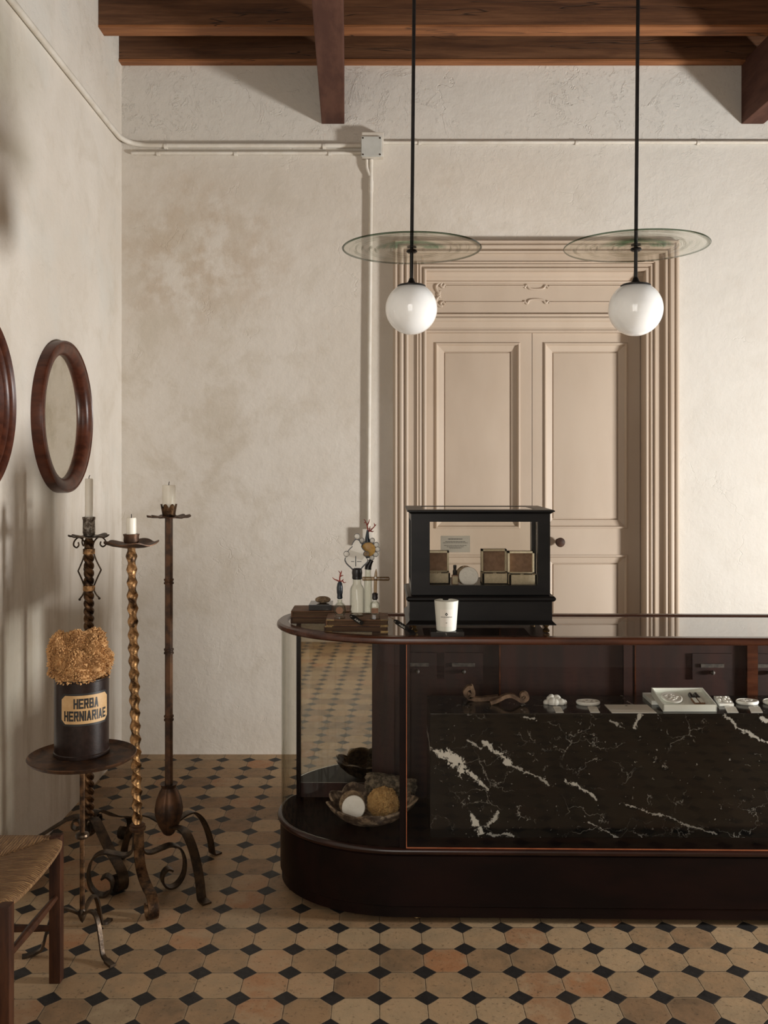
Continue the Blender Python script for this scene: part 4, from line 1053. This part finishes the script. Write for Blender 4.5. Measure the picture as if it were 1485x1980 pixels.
# relief block, two oval soaps and their tags at the right
pa = [onm(1391, 1366), onm(1419, 1366), onm(1409, 1351), onm(1380, 1351)]
mb = MB().prism([(p.x, p.y) for p in pa], mz + .0003, mz + .010)
rnd = random.Random(5)
for i in range(14):
    s_, t_2 = rnd.uniform(.15, .85), rnd.uniform(.15, .85); q = pa[0].lerp(pa[1], s_).lerp(pa[3].lerp(pa[2], s_), t_2); mb.sphere((q.x, q.y, mz + .0105), (.006, .007, .005), 2)
solo('relief_soap', mb, M['porcelain'], pa[0], 'square white relief soap right of the gift box', 'soap')
price_tag(1401, 1428, 'white price tag in front of the square relief soap')
oval_soap(1445, 1360.5, .080, .060, 'oval white soap, second from the right frame edge')
price_tag(1447, 1475, 'white price tag in front of the oval soap near the right edge')
oval_soap(1497, 1360.5, .080, .060, 'oval white soap cut by the right frame edge')

# ------------------------------------------------------------------ things on the counter top
ZG = .9648                                                            # top of the glass
def book(x0, x1, y0, y1, z0, z1, label, mat, fit=None, rot=0.0):
    o = thing('book', ((x0 + x1) / 2, (y0 + y1) / 2, z0), label, 'book', 'old leather books on the counter')
    t = .0028; c = Vector(((x0 + x1) / 2, (y0 + y1) / 2, 0)); R = Matrix.Rotation(rot, 3, 'Z')
    fx = lambda v: c + R @ (v - c)
    mb = MB().box(x0, x1, y0, y1, z0, z0 + t, .0008).box(x0, x1, y0, y1, z1 - t, z1, .0008)
    mb.box(x0 - .003, x0 + .003, y0, y1, z0, z1, .0018)
    mb.xf(fx).build('cover', M[mat], o, smooth=False)
    MB().box(x0 + .003, x1 - .004, y0 + .004, y1 - .004, z0 + t, z1 - t).xf(fx).build('page_block', M['pages'], o, smooth=False)
    if fit:
        for xx in (x0, x1):
            s_ = -1 if xx == x1 else 1
            for zz in (z0, z1 - t):
                MB().prism([(xx - .0006 * s_, y0 - .0006), (xx + .026 * s_, y0 - .0006), (xx - .0006 * s_, y0 + .026)], zz - .0004, zz + t + .0006).xf(fx).build('corner_fitting', M['brass'], o, smooth=False)
    return o
xl = at(561, 0, 3.42).x + .004
book(xl, -.125, 3.422, 3.560, ZG + .0004, ZG + .0235, 'dark leather book at the bottom of the back left stack', 'leather_dk')
book(xl + .002, -.123, 3.420, 3.558, ZG + .0240, ZG + .0472, 'brown leather book on top of the back left stack', 'leather')
xa, xb = at(629, 0, 3.25).x, at(750, 0, 3.25).x
book(xa - .002, xb, 3.256, 3.409, ZG + .0004, ZG + .0200, 'brass cornered leather book at the bottom of the bottle stack', 'leather_dk', True)
book(xa + .004, xb + .001, 3.258, 3.411, ZG + .0205, ZG + .0422, 'worn brown book under the perfume bottles', 'leather', True)
ZL, ZR = ZG + .0474, ZG + .0424
p = at(597, 0, 3.43)
solo('marble_paperweight', MB().box(p.x, p.x + .084, 3.430, 3.535, ZL, ZL + .021, .0012), M['marble_small'], (p.x + .04, 3.48, ZL), 'small black marble slab on the back left book stack', 'marble slab', smooth=False)
q = Vector((p.x + .049, 3.475, ZL + .0215 + .0118))
solo('pumice_stone', MB().sphere(q, (.0285, .023, .0128), 4, lambda d: 1 + .04 * noise.noise(d * 9) + .03 * noise.noise(d * 22)), M['pumice'], q, 'oval brown pumice stone on the small marble slab', 'stone')

def coral(mb, base, s, pts):
    for br in pts:
        P = spline([base + Vector((x * s, dy * s, z * s)) for x, dy, z in br], 4); n = len(P)
        mb.tube(P, [.0021 * (1.15 - .75 * i / (n - 1)) * (s / .5) ** .3 for i in range(n)], 7)
        mb.sphere(P[-1], .0014, 1)
# 1 small round bottle with coral
Y1 = 3.283; k1 = Y1 / F
c1 = Vector((at(657, 0, Y1).x, Y1, ZR))
zz = lambda py, Y: EYE - (py - 897) / F * Y - ZR
o = thing('perfume_bottle', c1, 'small footed glass bottle with blue black stopper and red coral, left', 'bottle', 'old perfume bottles on the books')
MB().lathe([(.016, 0), (.0195, .001), (.0185, .008), (.016, .013), (.0205, .020), (.0225, .032), (.0205, .046), (.012, .054), (.0085, .058), (.0085, .064), (.010, .066), (.007, .066), (.006, .056), (.018, .044), (.020, .032), (.018, .021), (.013, .013), (.001, .011)], c1, 24).build('bottle_glass', M['bottle_glass'], o)
MB().tube([c1 + Vector((0, -.0228, .032)), c1 + Vector((0, -.0205, .032))], .0125, 24).build('bottle_label', M['spray_label'], o)
MB().lathe([(.0075, zz(1158, Y1)), (.010, zz(1156, Y1)), (.009, zz(1150, Y1)), (.0105, zz(1146, Y1)), (.011, zz(1136, Y1)), (.0085, zz(1128, Y1)), (.004, zz(1124, Y1))], c1, 16).build('stopper', M['sealing_blue'], o)
mb = MB(); coral(mb, c1 + Vector((0, 0, zz(1127, Y1))), 1.0, [[(0, 0, 0), (0, 0, .02), (.002, 0, .032), (-.004, .003, .041)], [(.001, 0, .027), (.005, 0, .037), (.006, 0, .042)], [(.001, 0, .022), (.006, .002, .025), (.012, 0, .026)], [(0, 0, .004), (-.010, 0, .009), (-.020, .002, .013), (-.025, 0, .018)], [(0, 0, .002), (.009, 0, .007), (.014, 0, .001), (.021, 0, .002)], [(.008, 0, .006), (.012, .002, .012)]])
mb.build('coral_branch', M['coral'], o)
# 2 tall bottle with engraved plaque
Y2 = 3.335; c2 = Vector((at(690.5, 0, Y2).x, Y2, ZR))
o = thing('perfume_bottle', c2, 'tall clear bottle topped by a large silver grey engraved plaque', 'bottle', 'old perfume bottles on the books')
zz2 = lambda py: zz(py, Y2)
MB().lathe([(.022, 0), (.0255, .003), (.026, .012), (.026, zz2(1142)), (.0252, zz2(1138)), (.0215, zz2(1133.5)), (.017, zz2(1131)), (.016, zz2(1128)), (.016, zz2(1119)), (.013, zz2(1119)), (.013, zz2(1128)), (.0190, zz2(1133)), (.0225, zz2(1137.5)), (.023, zz2(1142)), (.023, .014), (.020, .006), (.001, .009)], c2, 36).build('bottle_glass', M['bottle_green'], o)
MB().lathe([(.0155, zz2(1120)), (.018, zz2(1118)), (.0175, zz2(1112)), (.019, zz2(1108)), (.0175, zz2(1101)), (.012, zz2(1098))], c2, 20).build('stopper', M['sealing'], o)
half_pl = [(635 - 0, 0)]
def plq(pts): return [((x - 742.5) / F * Y2, EYE - (y - 897) / F * Y2) for x, y in pts]
# outline of the plaque traced as a real plate of its own thickness
s2 = 130 / 1485.0
po_ = [(635 + a / 11.42, 995 + b / 11.42) for a, b in [(525, 1222), (478, 1172), (430, 1132), (385, 1082), (352, 1010), (362, 955), (420, 925), (458, 880), (442, 832), (425, 800), (470, 748), (530, 690), (512, 662), (545, 600), (585, 540), (630, 520), (680, 545), (715, 610), (748, 642), (730, 690), (770, 756), (815, 800), (783, 850), (780, 900), (830, 936), (888, 1008), (872, 1062), (820, 1112), (765, 1165), (720, 1222)]]
pl = MB().plate(plq(po_), Y2 - .0035, Y2 + .0035).build('plaque', M['sealing'], o, smooth=False)
def shrink(pts, k):
    cx_ = sum(p[0] for p in pts) / len(pts); cz_ = sum(p[1] for p in pts) / len(pts)
    return [(cx_ + (x - cx_) * k, cz_ + (z - cz_) * k) for x, z in pts]
MB().plate(shrink(plq(po_), .90), Y2 - .0046, Y2 - .003).build('plaque_face', M['pewter'] if False else M['porcelain'], pl, smooth=False)
mb = MB()
for i in range(-7, 9):
    x0_, y0_ = 690 + i * 3.2 - 7, 1088 - abs(i) * .6; 
    pa_, pb_ = at(688 + i * 2.0 - 5, 1078 + i * .6, Y2), at(688 + i * 2.0 + 4, 1068 + i * .6, Y2)
    for q_ in (pa_, pb_): q_.y = Y2 - .0047
    mb.tube([pa_, pb_], .0006, 5)
mb.build('engraving', M['grey_card'], pl)
mb = MB()
for (x0_, x1_, y0_, y1_) in ((687, 688.6, 1075, 1095), (679, 685, 1085, 1086.2), (690, 699, 1085, 1086.2)):
    a_, b2_ = at(x0_, y1_, Y2), at(x1_, y0_, Y2); mb.box(a_.x, b2_.x, Y2 - .0054, Y2 - .0042, a_.z, b2_.z)
mb.build('cross_mark', M['sealing'], pl, smooth=False)
for (x_, y_, r_) in ((690.5, 1037, 5), (670, 1071, 5), (708, 1071, 4.6)):
    q_ = at(x_, y_, Y2); rr = r_ / F * Y2
    MB().sphere(q_ + Vector((0, -.004, 0)), (rr, .006, rr), 3).build('glass_bead', M['pumice'] if x_ == 708 else M['porcelain'], pl)
    MB().tube([q_ + Vector((0, -.003, 0)), q_ + Vector((0, .004, 0))], rr * 1.16, 20).build('bead_setting', M['sealing'], pl)
# 3 ribbed bottle with amber medallion, behind
Y3 = 3.385; c3 = Vector((at(711.5, 0, Y3).x, Y3, ZR))
o = thing('perfume_bottle', c3, 'slim ribbed bottle topped by an amber medallion with coral, behind the plaque', 'bottle', 'old perfume bottles on the books')
zz3 = lambda py: zz(py, Y3)
pr = [(.012, 0), (.0150, .002)]
for i in range(14): z_ = .006 + i * .0062; pr += [(.0152, z_), (.0163, z_ + .002), (.0163, z_ + .0042), (.0152, z_ + .006)]
pr += [(.014, zz3(1122)), (.0115, zz3(1112)), (.0112, zz3(1101)), (.009, zz3(1101)), (.009, zz3(1112)), (.012, zz3(1123)), (.0125, .006), (.001, .005)]
MB().lathe(pr, c3, 28).build('bottle_glass', M['bottle_glass'], o)
a_ = at(711.5, 1101, Y3); b2_ = at(718, 1086, Y3)
MB().tube([a_, at(712, 1095, Y3), at(716, 1088, Y3), at(718, 1083, Y3)], [.0125, .012, .008, .009], 14).build('stopper', M['sealing'], o)
mc = at(712.5, 1062, Y3); rm = 13.5 / F * Y3
md = MB().tube([mc + Vector((0, -.002, 0)), mc + Vector((0, .006, 0))], rm * 1.28, 40).build('medallion_setting', M['sealing'], o)
MB().lathe([(.001, .0075), (rm * .6, .007), (rm * .95, .0045), (rm, .0015), (rm, 0)], (0, 0, 0), 36).xf(lambda v: (mc.x + v.x, mc.y - .002 - v.z, mc.z + v.y)).build('amber_disc', M['amber'], md)
for (x_, y_) in ((700, 1045), (720, 1045), (727.5, 1053), (730, 1062), (726.5, 1072), (719, 1078.5)):
    q_ = at(x_, y_, Y3); rr = 4.6 / F * Y3
    MB().sphere(q_ + Vector((0, -.003, 0)), (rr, .006, rr), 2).build('glass_bead', M['porcelain'], md)
    MB().tube([q_ + Vector((0, -.001, 0)), q_ + Vector((0, .005, 0))], rr * 1.12, 16).build('bead_setting', M['sealing'], md)
mb = MB().tube([at(711, 1048, Y3), at(710, 1040, Y3), at(710.5, 1032, Y3), at(711, 1025, Y3)], [.0095, .0075, .0055, .0035], 12); mb.build('coral_root', M['sealing_blue'], o)
cb = at(711, 1027, Y3); mb = MB(); U = Y3 / F
coral(mb, cb, 1.0, [[(0, 0, 0), (-.2 * U, 0, 6 * U), (-1.5 * U, 0, 12 * U), (-5 * U, .002, 20 * U), (-7 * U, 0, 22.5 * U)], [(-3.8 * U, .001, 17.5 * U), (-6.5 * U, 0, 16 * U)], [(-1.4 * U, 0, 11.5 * U), (2 * U, -.002, 17 * U), (3.5 * U, 0, 22.5 * U)], [(1 * U, 0, -1 * U), (6 * U, 0, 2 * U), (11 * U, 0, 7 * U), (14 * U, .002, 10 * U), (16 * U, 0, 12.5 * U)], [(14 * U, .001, 10 * U), (12.5 * U, 0, 15 * U)], [(3 * U, 0, 0), (3.5 * U, 0, 5 * U), (4.5 * U, .002, 9 * U)], [(4 * U, 0, 1 * U), (9 * U, 0, -1 * U), (11 * U, 0, 0)]])
mb.build('coral_branch', M['coral'], o)
# 4 small square bottle with a glass cross
Y4 = 3.272; c4 = Vector((at(725, 0, Y4).x, Y4, ZR))
o = thing('perfume_bottle', c4, 'small square shouldered bottle with a clear glass cross stopper, right', 'bottle', 'old perfume bottles on the books')
zz4 = lambda py: zz(py, Y4)
def sq(r, z, a): k_ = 1 / max(abs(math.cos(a)), abs(math.sin(a))); return (r * (1 + (min(k_, 1.28) - 1) * .75) * .94, z)
MB().lathe([(.0165, 0), (.0195, .002), (.0165, .012), (.016, .020), (.0195, .046), (.0175, .056), (.009, .063), (.008, .070), (.010, .072), (.007, .072), (.006, .062), (.0155, .054), (.0165, .044), (.0135, .020), (.001, .014)], c4, 40, mod=sq).build('bottle_glass', M['bottle_glass'], o)
MB().box(c4.x - .0122, c4.x + .0122, c4.y - .0205, c4.y - .0178, .0235 + ZR, .041 + ZR).build('bottle_label', M['spray_label'], o, smooth=False)
MB().lathe([(.007, zz4(1160)), (.0105, zz4(1157)), (.0095, zz4(1152)), (.0105, zz4(1148)), (.006, zz4(1146))], c4, 18).build('stopper', M['sealing'], o)
p = lambda x, y: at(x, y, Y4)
g4 = MB().tube([p(725.5, 1148), p(726, 1125), p(726.3, 1118), p(727, 1106), p(727.2, 1100)], [.0062, .0062, .0062, .004, .0008], 16)
g4.tube([p(700, 1119), p(701.5, 1119), p(726, 1119), p(751.5, 1119), p(753.5, 1119)], [.003, .0074, .0068, .0074, .003], 16)
g4.build('glass_cross', M['smoky'], o)
# silver pins holding the cord in the cross
MB().sphere(p(726.3, 1117) + Vector((0, -.006, 0)), .0042, 2).build('cross_jewel', M['porcelain'], o)

# black leather tags on cords
def flat_tag(P0, P1, width, string, label, cordpts):
    o = thing('leather_tag', P0, label, 'tag', 'black leather tags')
    P0, P1 = Vector(P0), Vector(P1); ax_ = (P1 - P0); L = ax_.length; ax_.normalize()
    up = Vector((0, -.55, .83)); sd = (up - ax_ * up.dot(ax_)).normalized(); nr = ax_.cross(sd); nr = nr if nr.y < 0 else -nr
    w = width / 2; out = [(0, -w * .35), (0, w * .35), (L * .18, w), (L * .78, w * 1.0), (L, w * .75), (L, -w * .75), (L * .78, -w), (L * .18, -w)]
    V = [P0 + ax_ * a + sd * b_ + nr * d for d in (0, .0025) for a, b_ in out]; n = len(out)
    MB().add(V, [tuple(range(n))[::-1], tuple(range(n, 2 * n))] + [(i, (i + 1) % n, n + (i + 1) % n, n + i) for i in range(n)]).build('tag_leather', M['ribbon'], o, smooth=False)
    e = P0 + ax_ * L * .12 + nr * .003
    MB().tube([e - ax_ * .003, e + ax_ * .003], .0022, 10).build('eyelet', M['pewter'], o)
    sgn = 1 if ax_.cross(sd).dot(nr) > 0 else -1
    text_mesh(string, L * .42, width * .42, lambda u, v, d: P0 + ax_ * (L * .58 + u) + sd * v + nr * (.0026 + d), 'tag_writing', M['white_ink'], o, bold=.0)
    MB().tube(spline(cordpts, 6), .0011, 6).build('cord', M['leather'], o)
    return o
P0 = at(677, 1189, 3.238); P1 = at(702, 1206, 3.236)
flat_tag(P0, P1, .021, 'A&K', 'black leather tag hanging over the front of the bottle books', [P0 + Vector((.003, 0, .002)), at(676, 1186, 3.25) + Vector((0, .02, 0)), at(682, 1186, 3.32)])
P0 = at(762, 1199, 3.235); P1 = at(790, 1217, 3.215)
flat_tag(P0, P1, .022, 'A&K', 'black leather tag on its cord beside the black showcase', [P0 + Vector((.003, 0, .001)), at(752, 1192, 3.27), at(742, 1186.5, 3.33), at(733, 1184, 3.38)])
solo('black_ribbon', MB().strap(spline([at(788, 1217, 3.219), at(796, 1222, 3.20), at(797, 1228, 3.175), at(796, 1234, 3.155)], 6), (1, .1, 0), .022, .0022), M['ribbon'], at(796, 1230, 3.17), 'glossy black ribbon end falling onto the counter rail beside showcase', 'ribbon')

# ------------------------------------------------------------------ black showcase
VX0, VX1, VY0, VY1 = .094, .575, 3.235, 3.555
vit = thing('glass_showcase', ((VX0 + VX1) / 2, (VY0 + VY1) / 2, ZG), 'black ebonised glass showcase standing on the counter', 'showcase')
zf = lambda py: EYE - (py - 897) / F * VY0
zbt, zt_ = zf(1207.5), zf(987)
for x in (VX0 + .012, VX1 - .012):
    for y in (VY0 + .012, VY1 - .012):
        MB().lathe([(.006, ZG), (.011, ZG + .002), (.013, ZG + .008), (.008, ZG + .014), (.006, ZG + .018), (.010, ZG + .024), (.011, zbt)], (x, y, 0), 16).build('foot', M['brass'], vit)
def rect_band(mb, prof):                                              # prof of (out, z), rectangle with mitres
    vs = []
    for o_, z in prof: vs += [(VX0 - o_, VY0 - o_, z), (VX1 + o_, VY0 - o_, z), (VX1 + o_, VY1 + o_, z), (VX0 - o_, VY1 + o_, z)]
    mb.add(vs, [(i * 4 + j, i * 4 + (j + 1) % 4, i * 4 + 4 + (j + 1) % 4, i * 4 + 4 + j) for i in range(len(prof) - 1) for j in range(4)]); return mb
z0b, zm = zf(1162), zf(1152)
mb = rect_band(MB(), [(-.05, zbt), (.018, zbt), (.018, zbt + .003), (.010, zbt + .010), (.006, zbt + .015), (.006, z0b - .002), (.012, z0b), (.017, z0b + .006), (.017, z0b + .012), (.012, z0b + .017), (.002, z0b + .020), (-.016, z0b + .020)])
zfl = 1.118
mb.box(VX0 + .004, VX1 - .004, VY0 + .004, VY1 - .004, z0b + .0, zfl)
mb.build('plinth', M['ebony'], vit, ang=25)
wz0, wz1 = zf(1132), zf(1009)
wx0, wx1 = (831 - 742.5) / F * VY0, (1040 - 742.5) / F * VY0
T_ = .022
zwt = zt_ - .010
def quad_frame(x0, x1, y0, y1, a0, a1, b0, b1, z0, z1):              # front/back frame with opening a0..a1 x b0..b1
    return MB().box(x0, a0, y0, y1, z0, z1).box(a1, x1, y0, y1, z0, z1).box(a0, a1, y0, y1, z0, b0).box(a0, a1, y0, y1, b1, z1)
quad_frame(VX0, VX1, VY0, VY0 + T_, wx0, wx1, wz0, wz1, zfl - .02, zwt).build('front_frame', M['ebony'], vit, smooth=False)
quad_frame(VX0, VX1, VY1 - T_, VY1, wx0 - .01, .556, zfl + .001, wz1 + .01, zfl - .02, zwt).build('back_frame', M['ebony'], vit, smooth=False)
for x in (VX0, VX1 - T_):
    MB().box(x, x + T_, VY0 + T_, VY0 + .055, zfl - .02, zwt).box(x, x + T_, VY1 - .055, VY1 - T_, zfl - .02, zwt).box(x, x + T_, VY0 + .055, VY1 - .055, zfl - .02, wz0).box(x, x + T_, VY0 + .055, VY1 - .055, wz1, zwt).build('side_frame', M['ebony'], vit, smooth=False)
    MB().box(x + .008, x + .011, VY0 + .055, VY1 - .055, wz0, wz1).build('side_glass', M['pane'], vit, smooth=False)
MB().box(wx0, wx1, VY0 + .010, VY0 + .013, wz0, wz1).build('front_glass', M['pane'], vit, smooth=False)
MB().box(wx0 - .01, .556, VY1 - .013, VY1 - .010, zfl + .001, wz1 + .01).build('back_glass', M['pane'], vit, smooth=False)
mb = rect_band(MB(), [(-.045, zwt - .002), (.0, zwt - .002), (.004, zwt), (.008, zwt + .004), (.014, zwt + .006), (.014, zt_), (.010, zt_ + .002), (-.045, zt_ + .002), (-.045, zwt - .002)])
mb.build('top_frame', M['ebony'], vit, ang=25)
MB().box(VX0 + .044, VX1 - .044, VY0 + .044, VY1 - .044, zt_ - .004, zt_ + .001).build('top_glass', M['pane_top'], vit, smooth=False)
# things inside the showcase
def ring_box(px0, px1, Y, label, hlid, dpt=.082, jewel=1):
    x0, x1 = (px0 - 742.5) / F * Y, (px1 - 742.5) / F * Y; z = zfl + .0003; hb = .040; w = .0065
    o = thing('ring_box', ((x0 + x1) / 2, Y + dpt / 2, z), label, 'ring box', 'open ring boxes in the showcase')
    MB().box(x0, x1, Y, Y + dpt, z, z + .006).box(x0, x0 + w, Y, Y + dpt, z, z + hb).box(x1 - w, x1, Y, Y + dpt, z, z + hb).box(x0, x1, Y, Y + w, z, z + hb).box(x0, x1, Y + dpt - w, Y + dpt, z, z + hb).build('box_base', M['velvet'], o, smooth=False)
    pad = MB().box(x0 + w, x1 - w, Y + w, Y + dpt - w, z + .006, z + hb - .006, .002).build('cushion', M['velvet_in'], o)
    yl = Y + dpt - .034; z1_ = z + hb + .0005
    x0l, x1l = x0 + .001, x1 - .001
    lid_ = MB().box(x0l, x1l, yl + .030, yl + .034, z1_, z1_ + hlid).box(x0l, x0l + w, yl, yl + .034, z1_, z1_ + hlid).box(x1l - w, x1l, yl, yl + .034, z1_, z1_ + hlid).box(x0l, x1l, yl, yl + .034, z1_ + hlid - w, z1_ + hlid).box(x0l, x1l, yl, yl + .034, z1_, z1_ + .003)
    lo = lid_.build('box_lid', M['velvet'], o, smooth=False)
    MB().box(x0l + w, x1l - w, yl + .020, yl + .030, z1_ + .003, z1_ + hlid - w).build('lid_lining', M['velvet_in'], lo, smooth=False)
    for i in range(jewel):
        jx = (x0 + x1) / 2 + (.014 * (i - (jewel - 1) / 2)); jy = Y + .022 + .006 * (i % 2)
        MB().box(jx - .006, jx + .006, jy, jy + .008, z + hb - .006, z + hb + .0015, .002).build('ring_slot', M['velvet'], pad)
ring_box(816, 870.5, 3.345, 'open cream ring box at the left of the showcase', .075, jewel=3)
ring_box(933, 984, 3.335, 'open cream ring box in the middle, its lid tallest', .082)
ring_box(985, 1038, 3.300, 'open cream ring box at the right of the showcase', .078)
Y = 3.335; q = Vector((at(879.5, 0, Y).x, Y, zfl + .0003))
o = thing('spray_bottle', q, 'small spray bottle with black pump inside the showcase', 'bottle')
MB().box(q.x - .0112, q.x + .0112, Y - .0112, Y + .0112, q.z, q.z + .036, .003).build('bottle_body', M['spray_label'], o)
MB().box(q.x - .0095, q.x + .0095, Y - .0122, Y - .0110, q.z + .004, q.z + .032).build('bottle_label', M['velvet'], o, smooth=False)
MB().lathe([(.007, .036), (.0075, .037), (.0075, .052), (.0055, .054), (.0055, .060), (.0062, .061), (.0062, .070), (.004, .0715)], q, 16).build('spray_pump', M['sealing'], o)
def standing_disc(px, py, r, Y, th, tilt, name, mat, label, relief):
    c = at(px, py, Y); R = Euler((math.radians(90 - tilt), 0, 0)).to_matrix()
    mb = MB().lathe([(.001, 0), (r - .002, 0), (r, .002), (r, th - .002), (r - .002, th), (.001, th)], (0, 0, 0), 44)
    if relief:
        rnd = random.Random(9)
        for i in range(20): a = rnd.uniform(0, 2 * PI); g = r * .6 * math.sqrt(rnd.random()); mb.sphere((g * math.cos(a), g * math.sin(a), th), (.007, .003, .0012), 1)
    mb.xf(lambda v: c + R @ v)
    lo = min(v.z for v in mb.v); mb.xf(lambda v: v + Vector((0, 0, zfl + .0003 - lo)))
    solo(name, mb, mat, (c.x, Y, zfl), label, 'disc')
standing_disc(906, 1122, .0345, 3.318, .010, 24, 'plaster_disc', M['porcelain'], 'white plaster relief disc leaning beside the spray bottle', True)
standing_disc(899, 1115, .034, 3.352, .010, 14, 'brown_disc', M['pumice'], 'brown disc standing behind the white plaster disc', False)
Yc = VY1 - .016
a_, b2_ = at(852, 1068, Yc), at(909, 1036, Yc)
o = thing('notice_card', (a_.x, Yc, a_.z), 'small grey printed notice stuck to the back glass of the showcase', 'notice')
MB().box(a_.x, b2_.x, Yc, Yc + .002, a_.z, b2_.z).build('card_sheet', M['grey_card'], o, smooth=False)
for (x0_, x1_, y_, h_) in ((867, 894, 1042.3, 1.3), (861, 900, 1047.2, .8), (857, 904, 1049.6, .8), (859, 902, 1054.6, .8), (864, 897, 1057.3, .8), (869, 892, 1059.8, .8)):
    rnd = random.Random(x0_); x_ = x0_; mb = MB()
    while x_ < x1_ - 1:
        w_ = min(rnd.uniform(2.0, 5.0), x1_ - x_); u0, u1 = at(x_, y_ + h_ / 2, Yc), at(x_ + w_, y_ - h_ / 2, Yc); mb.box(u0.x, u1.x, Yc - .0006, Yc + .0003, u0.z, u1.z); x_ += w_ + .9
    mb.build('printed_line', M['ink'], o, smooth=False)

# ------------------------------------------------------------------ scented candle on its marble tile
xa_, xb_ = at(833, 0, 3.148).x, at(897.5, 0, 3.148).x
solo('marble_coaster', MB().box(xa_, xb_, 3.148, 3.214, ZG + .0004, ZG + .0185, .001), M['marble_small'], ((xa_ + xb_) / 2, 3.18, ZG), 'square dark marble tile under the white scented candle', 'coaster', smooth=False)
zc = ZG + .0188; cc = Vector((at(863, 0, 3.182).x, 3.182, zc))
sc_ = thing('scented_candle', cc, 'white scented candle in a tapered tumbler with printed label', 'candle')
r0, r1, hh = .0335, .0410, .103
MB().lathe([(r0 - .003, 0), (r0, .003), (r1, hh - .001), (r1 - .001, hh), (r1 - .0035, hh - .001), (r1 - .0045, hh - .016), (.001, hh - .017)], cc, 56).build('tumbler', M['ceramic'], sc_)
def cone(u, v, d):
    rr = r0 + (r1 - r0) * v / hh + d; a = -PI / 2 + u / rr + math.radians(-3)
    return (cc.x + rr * math.cos(a), cc.y + rr * math.sin(a), cc.z + v)
mb = MB(); n = 10; vs = []
for d in (.0002, .0006):
    for i in range(n + 1):
        u = -.0225 + .045 * i / n; vs += [cone(u, .018, d), cone(u, .076, d)]
m = 2 * (n + 1); fs = []
for i in range(n): a_i = 2 * i; fs += [(m + a_i, m + a_i + 2, m + a_i + 3, m + a_i + 1), (a_i, a_i + 1, a_i + 3, a_i + 2), (a_i, a_i + 2, m + a_i + 2, m + a_i), (a_i + 1, m + a_i + 1, m + a_i + 3, a_i + 3)]
fs += [(0, m, m + 1, 1), (2 * n, 2 * n + 1, m + 2 * n + 1, m + 2 * n)]
mb.add(vs, fs).build('candle_label', M['paper'], sc_)
dm = [(0, .0058), (.0026, .0030), (.0050, 0), (.0026, -.0030), (0, -.0058), (-.0026, -.0030), (-.0050, 0), (-.0026, .0030)]
mb = MB(); V = [cone(u, .0605 + v, d) for d in (.0006, .0011) for u, v in dm]; n = 8
mb.add(V, [tuple(range(n))[::-1], tuple(range(n, 16))] + [(i, (i + 1) % n, n + (i + 1) % n, n + i) for i in range(n)]).build('label_emblem', M['ink'], sc_, smooth=False)
mb = MB(); V = [cone(u, .0605 + v, d) for d in (.0010, .0014) for u, v in ((-.0018, .0012), (.0018, .0012), (0, -.0028))]
mb.add(V, [(2, 1, 0), (3, 4, 5), (0, 1, 4, 3), (1, 2, 5, 4), (2, 0, 3, 5)]).build('label_emblem', M['paper'], sc_, smooth=False)
text_mesh('ARQUINESIA', .0400, .0040, lambda u, v, d: cone(u, .0505 + v, .0006 + d), 'label_text', M['ink'], sc_, depth=.0004, spacing=1.15)
mb = MB(); V = [cone(u, .031 + v, d) for d in (.0006, .0010) for u, v in ((-.0025, -.0008), (.0025, -.0008), (.0025, .0008), (-.0025, .0008))]
mb.add(V, [(3, 2, 1, 0), (4, 5, 6, 7), (0, 1, 5, 4), (1, 2, 6, 5), (2, 3, 7, 6), (3, 0, 4, 7)]).build('label_text', M['ink'], sc_, smooth=False)

# ------------------------------------------------------------------ pendant lamps
def pendant(px, Y, gz, gr, dz, dr, lean, label):
    x = (px - 742.5) / F * Y
    o = thing('pendant_lamp', (x, Y, gz - gr), label, 'pendant lamp', 'glass pendant lamps')
    MB().sphere((x, Y, gz), gr, 5).build('globe', M['opal'], o, org=(x, Y, gz))
    zc_ = gz + gr * .86
    rc = gr * .52
    MB().lathe([(rc + .003, zc_ - .005), (rc + .003, zc_ + .002), (rc - .004, zc_ + .006), (.018, zc_ + .010), (.012, zc_ + .016), (.007, zc_ + .028)], (x, Y, 0), 36).build('cap', M['rod'], o)
    top_ = ZC; L = top_ - zc_
    MB().tube([(x, Y, zc_ + .015), (x + lean * L, Y, top_)], .0062, 12).build('rod', M['rod'], o)
    k = lambda z: x + lean * (z - zc_)
    MB().tube([(k(dz), Y, dz - .011), (k(dz), Y, dz - .007), (k(dz), Y, dz - .006), (k(dz), Y, dz - .001)], [.014, .019, .019, .016], 20).build('hub', M['rod'], o)
    MB().tube([(k(dz), Y, dz + .007), (k(dz), Y, dz + .012)], .016, 20).build('hub', M['rod'], o)
    R_ = dr
    MB().lathe([(.008, 0), (R_ * .5, 0), (R_ * .9, .0), (R_ - .002, .0005), (R_, .0028), (R_ - .002, .0055), (R_ * .9, .005), (R_ * .5, .005), (.008, .005)], (k(dz), Y, dz), 96, caps=False).build('glass_disc', M['disc'], o, org=(k(dz), Y, dz))
    MB().lathe([(.012, top_ - .03), (.05, top_ - .012), (.052, top_)], (x + lean * L, Y, 0), 28).build('ceiling_rose', M['rod'], o)
pendant(795.5, 3.2, 2.081, .0885, 2.283, .239, .0095, 'pendant lamp with swirled glass disc and opal globe, left of two')
pendant(1229, 3.08, 2.060, .0887, 2.262, .2355, .0085, 'pendant lamp with swirled glass disc and opal globe, right of two')
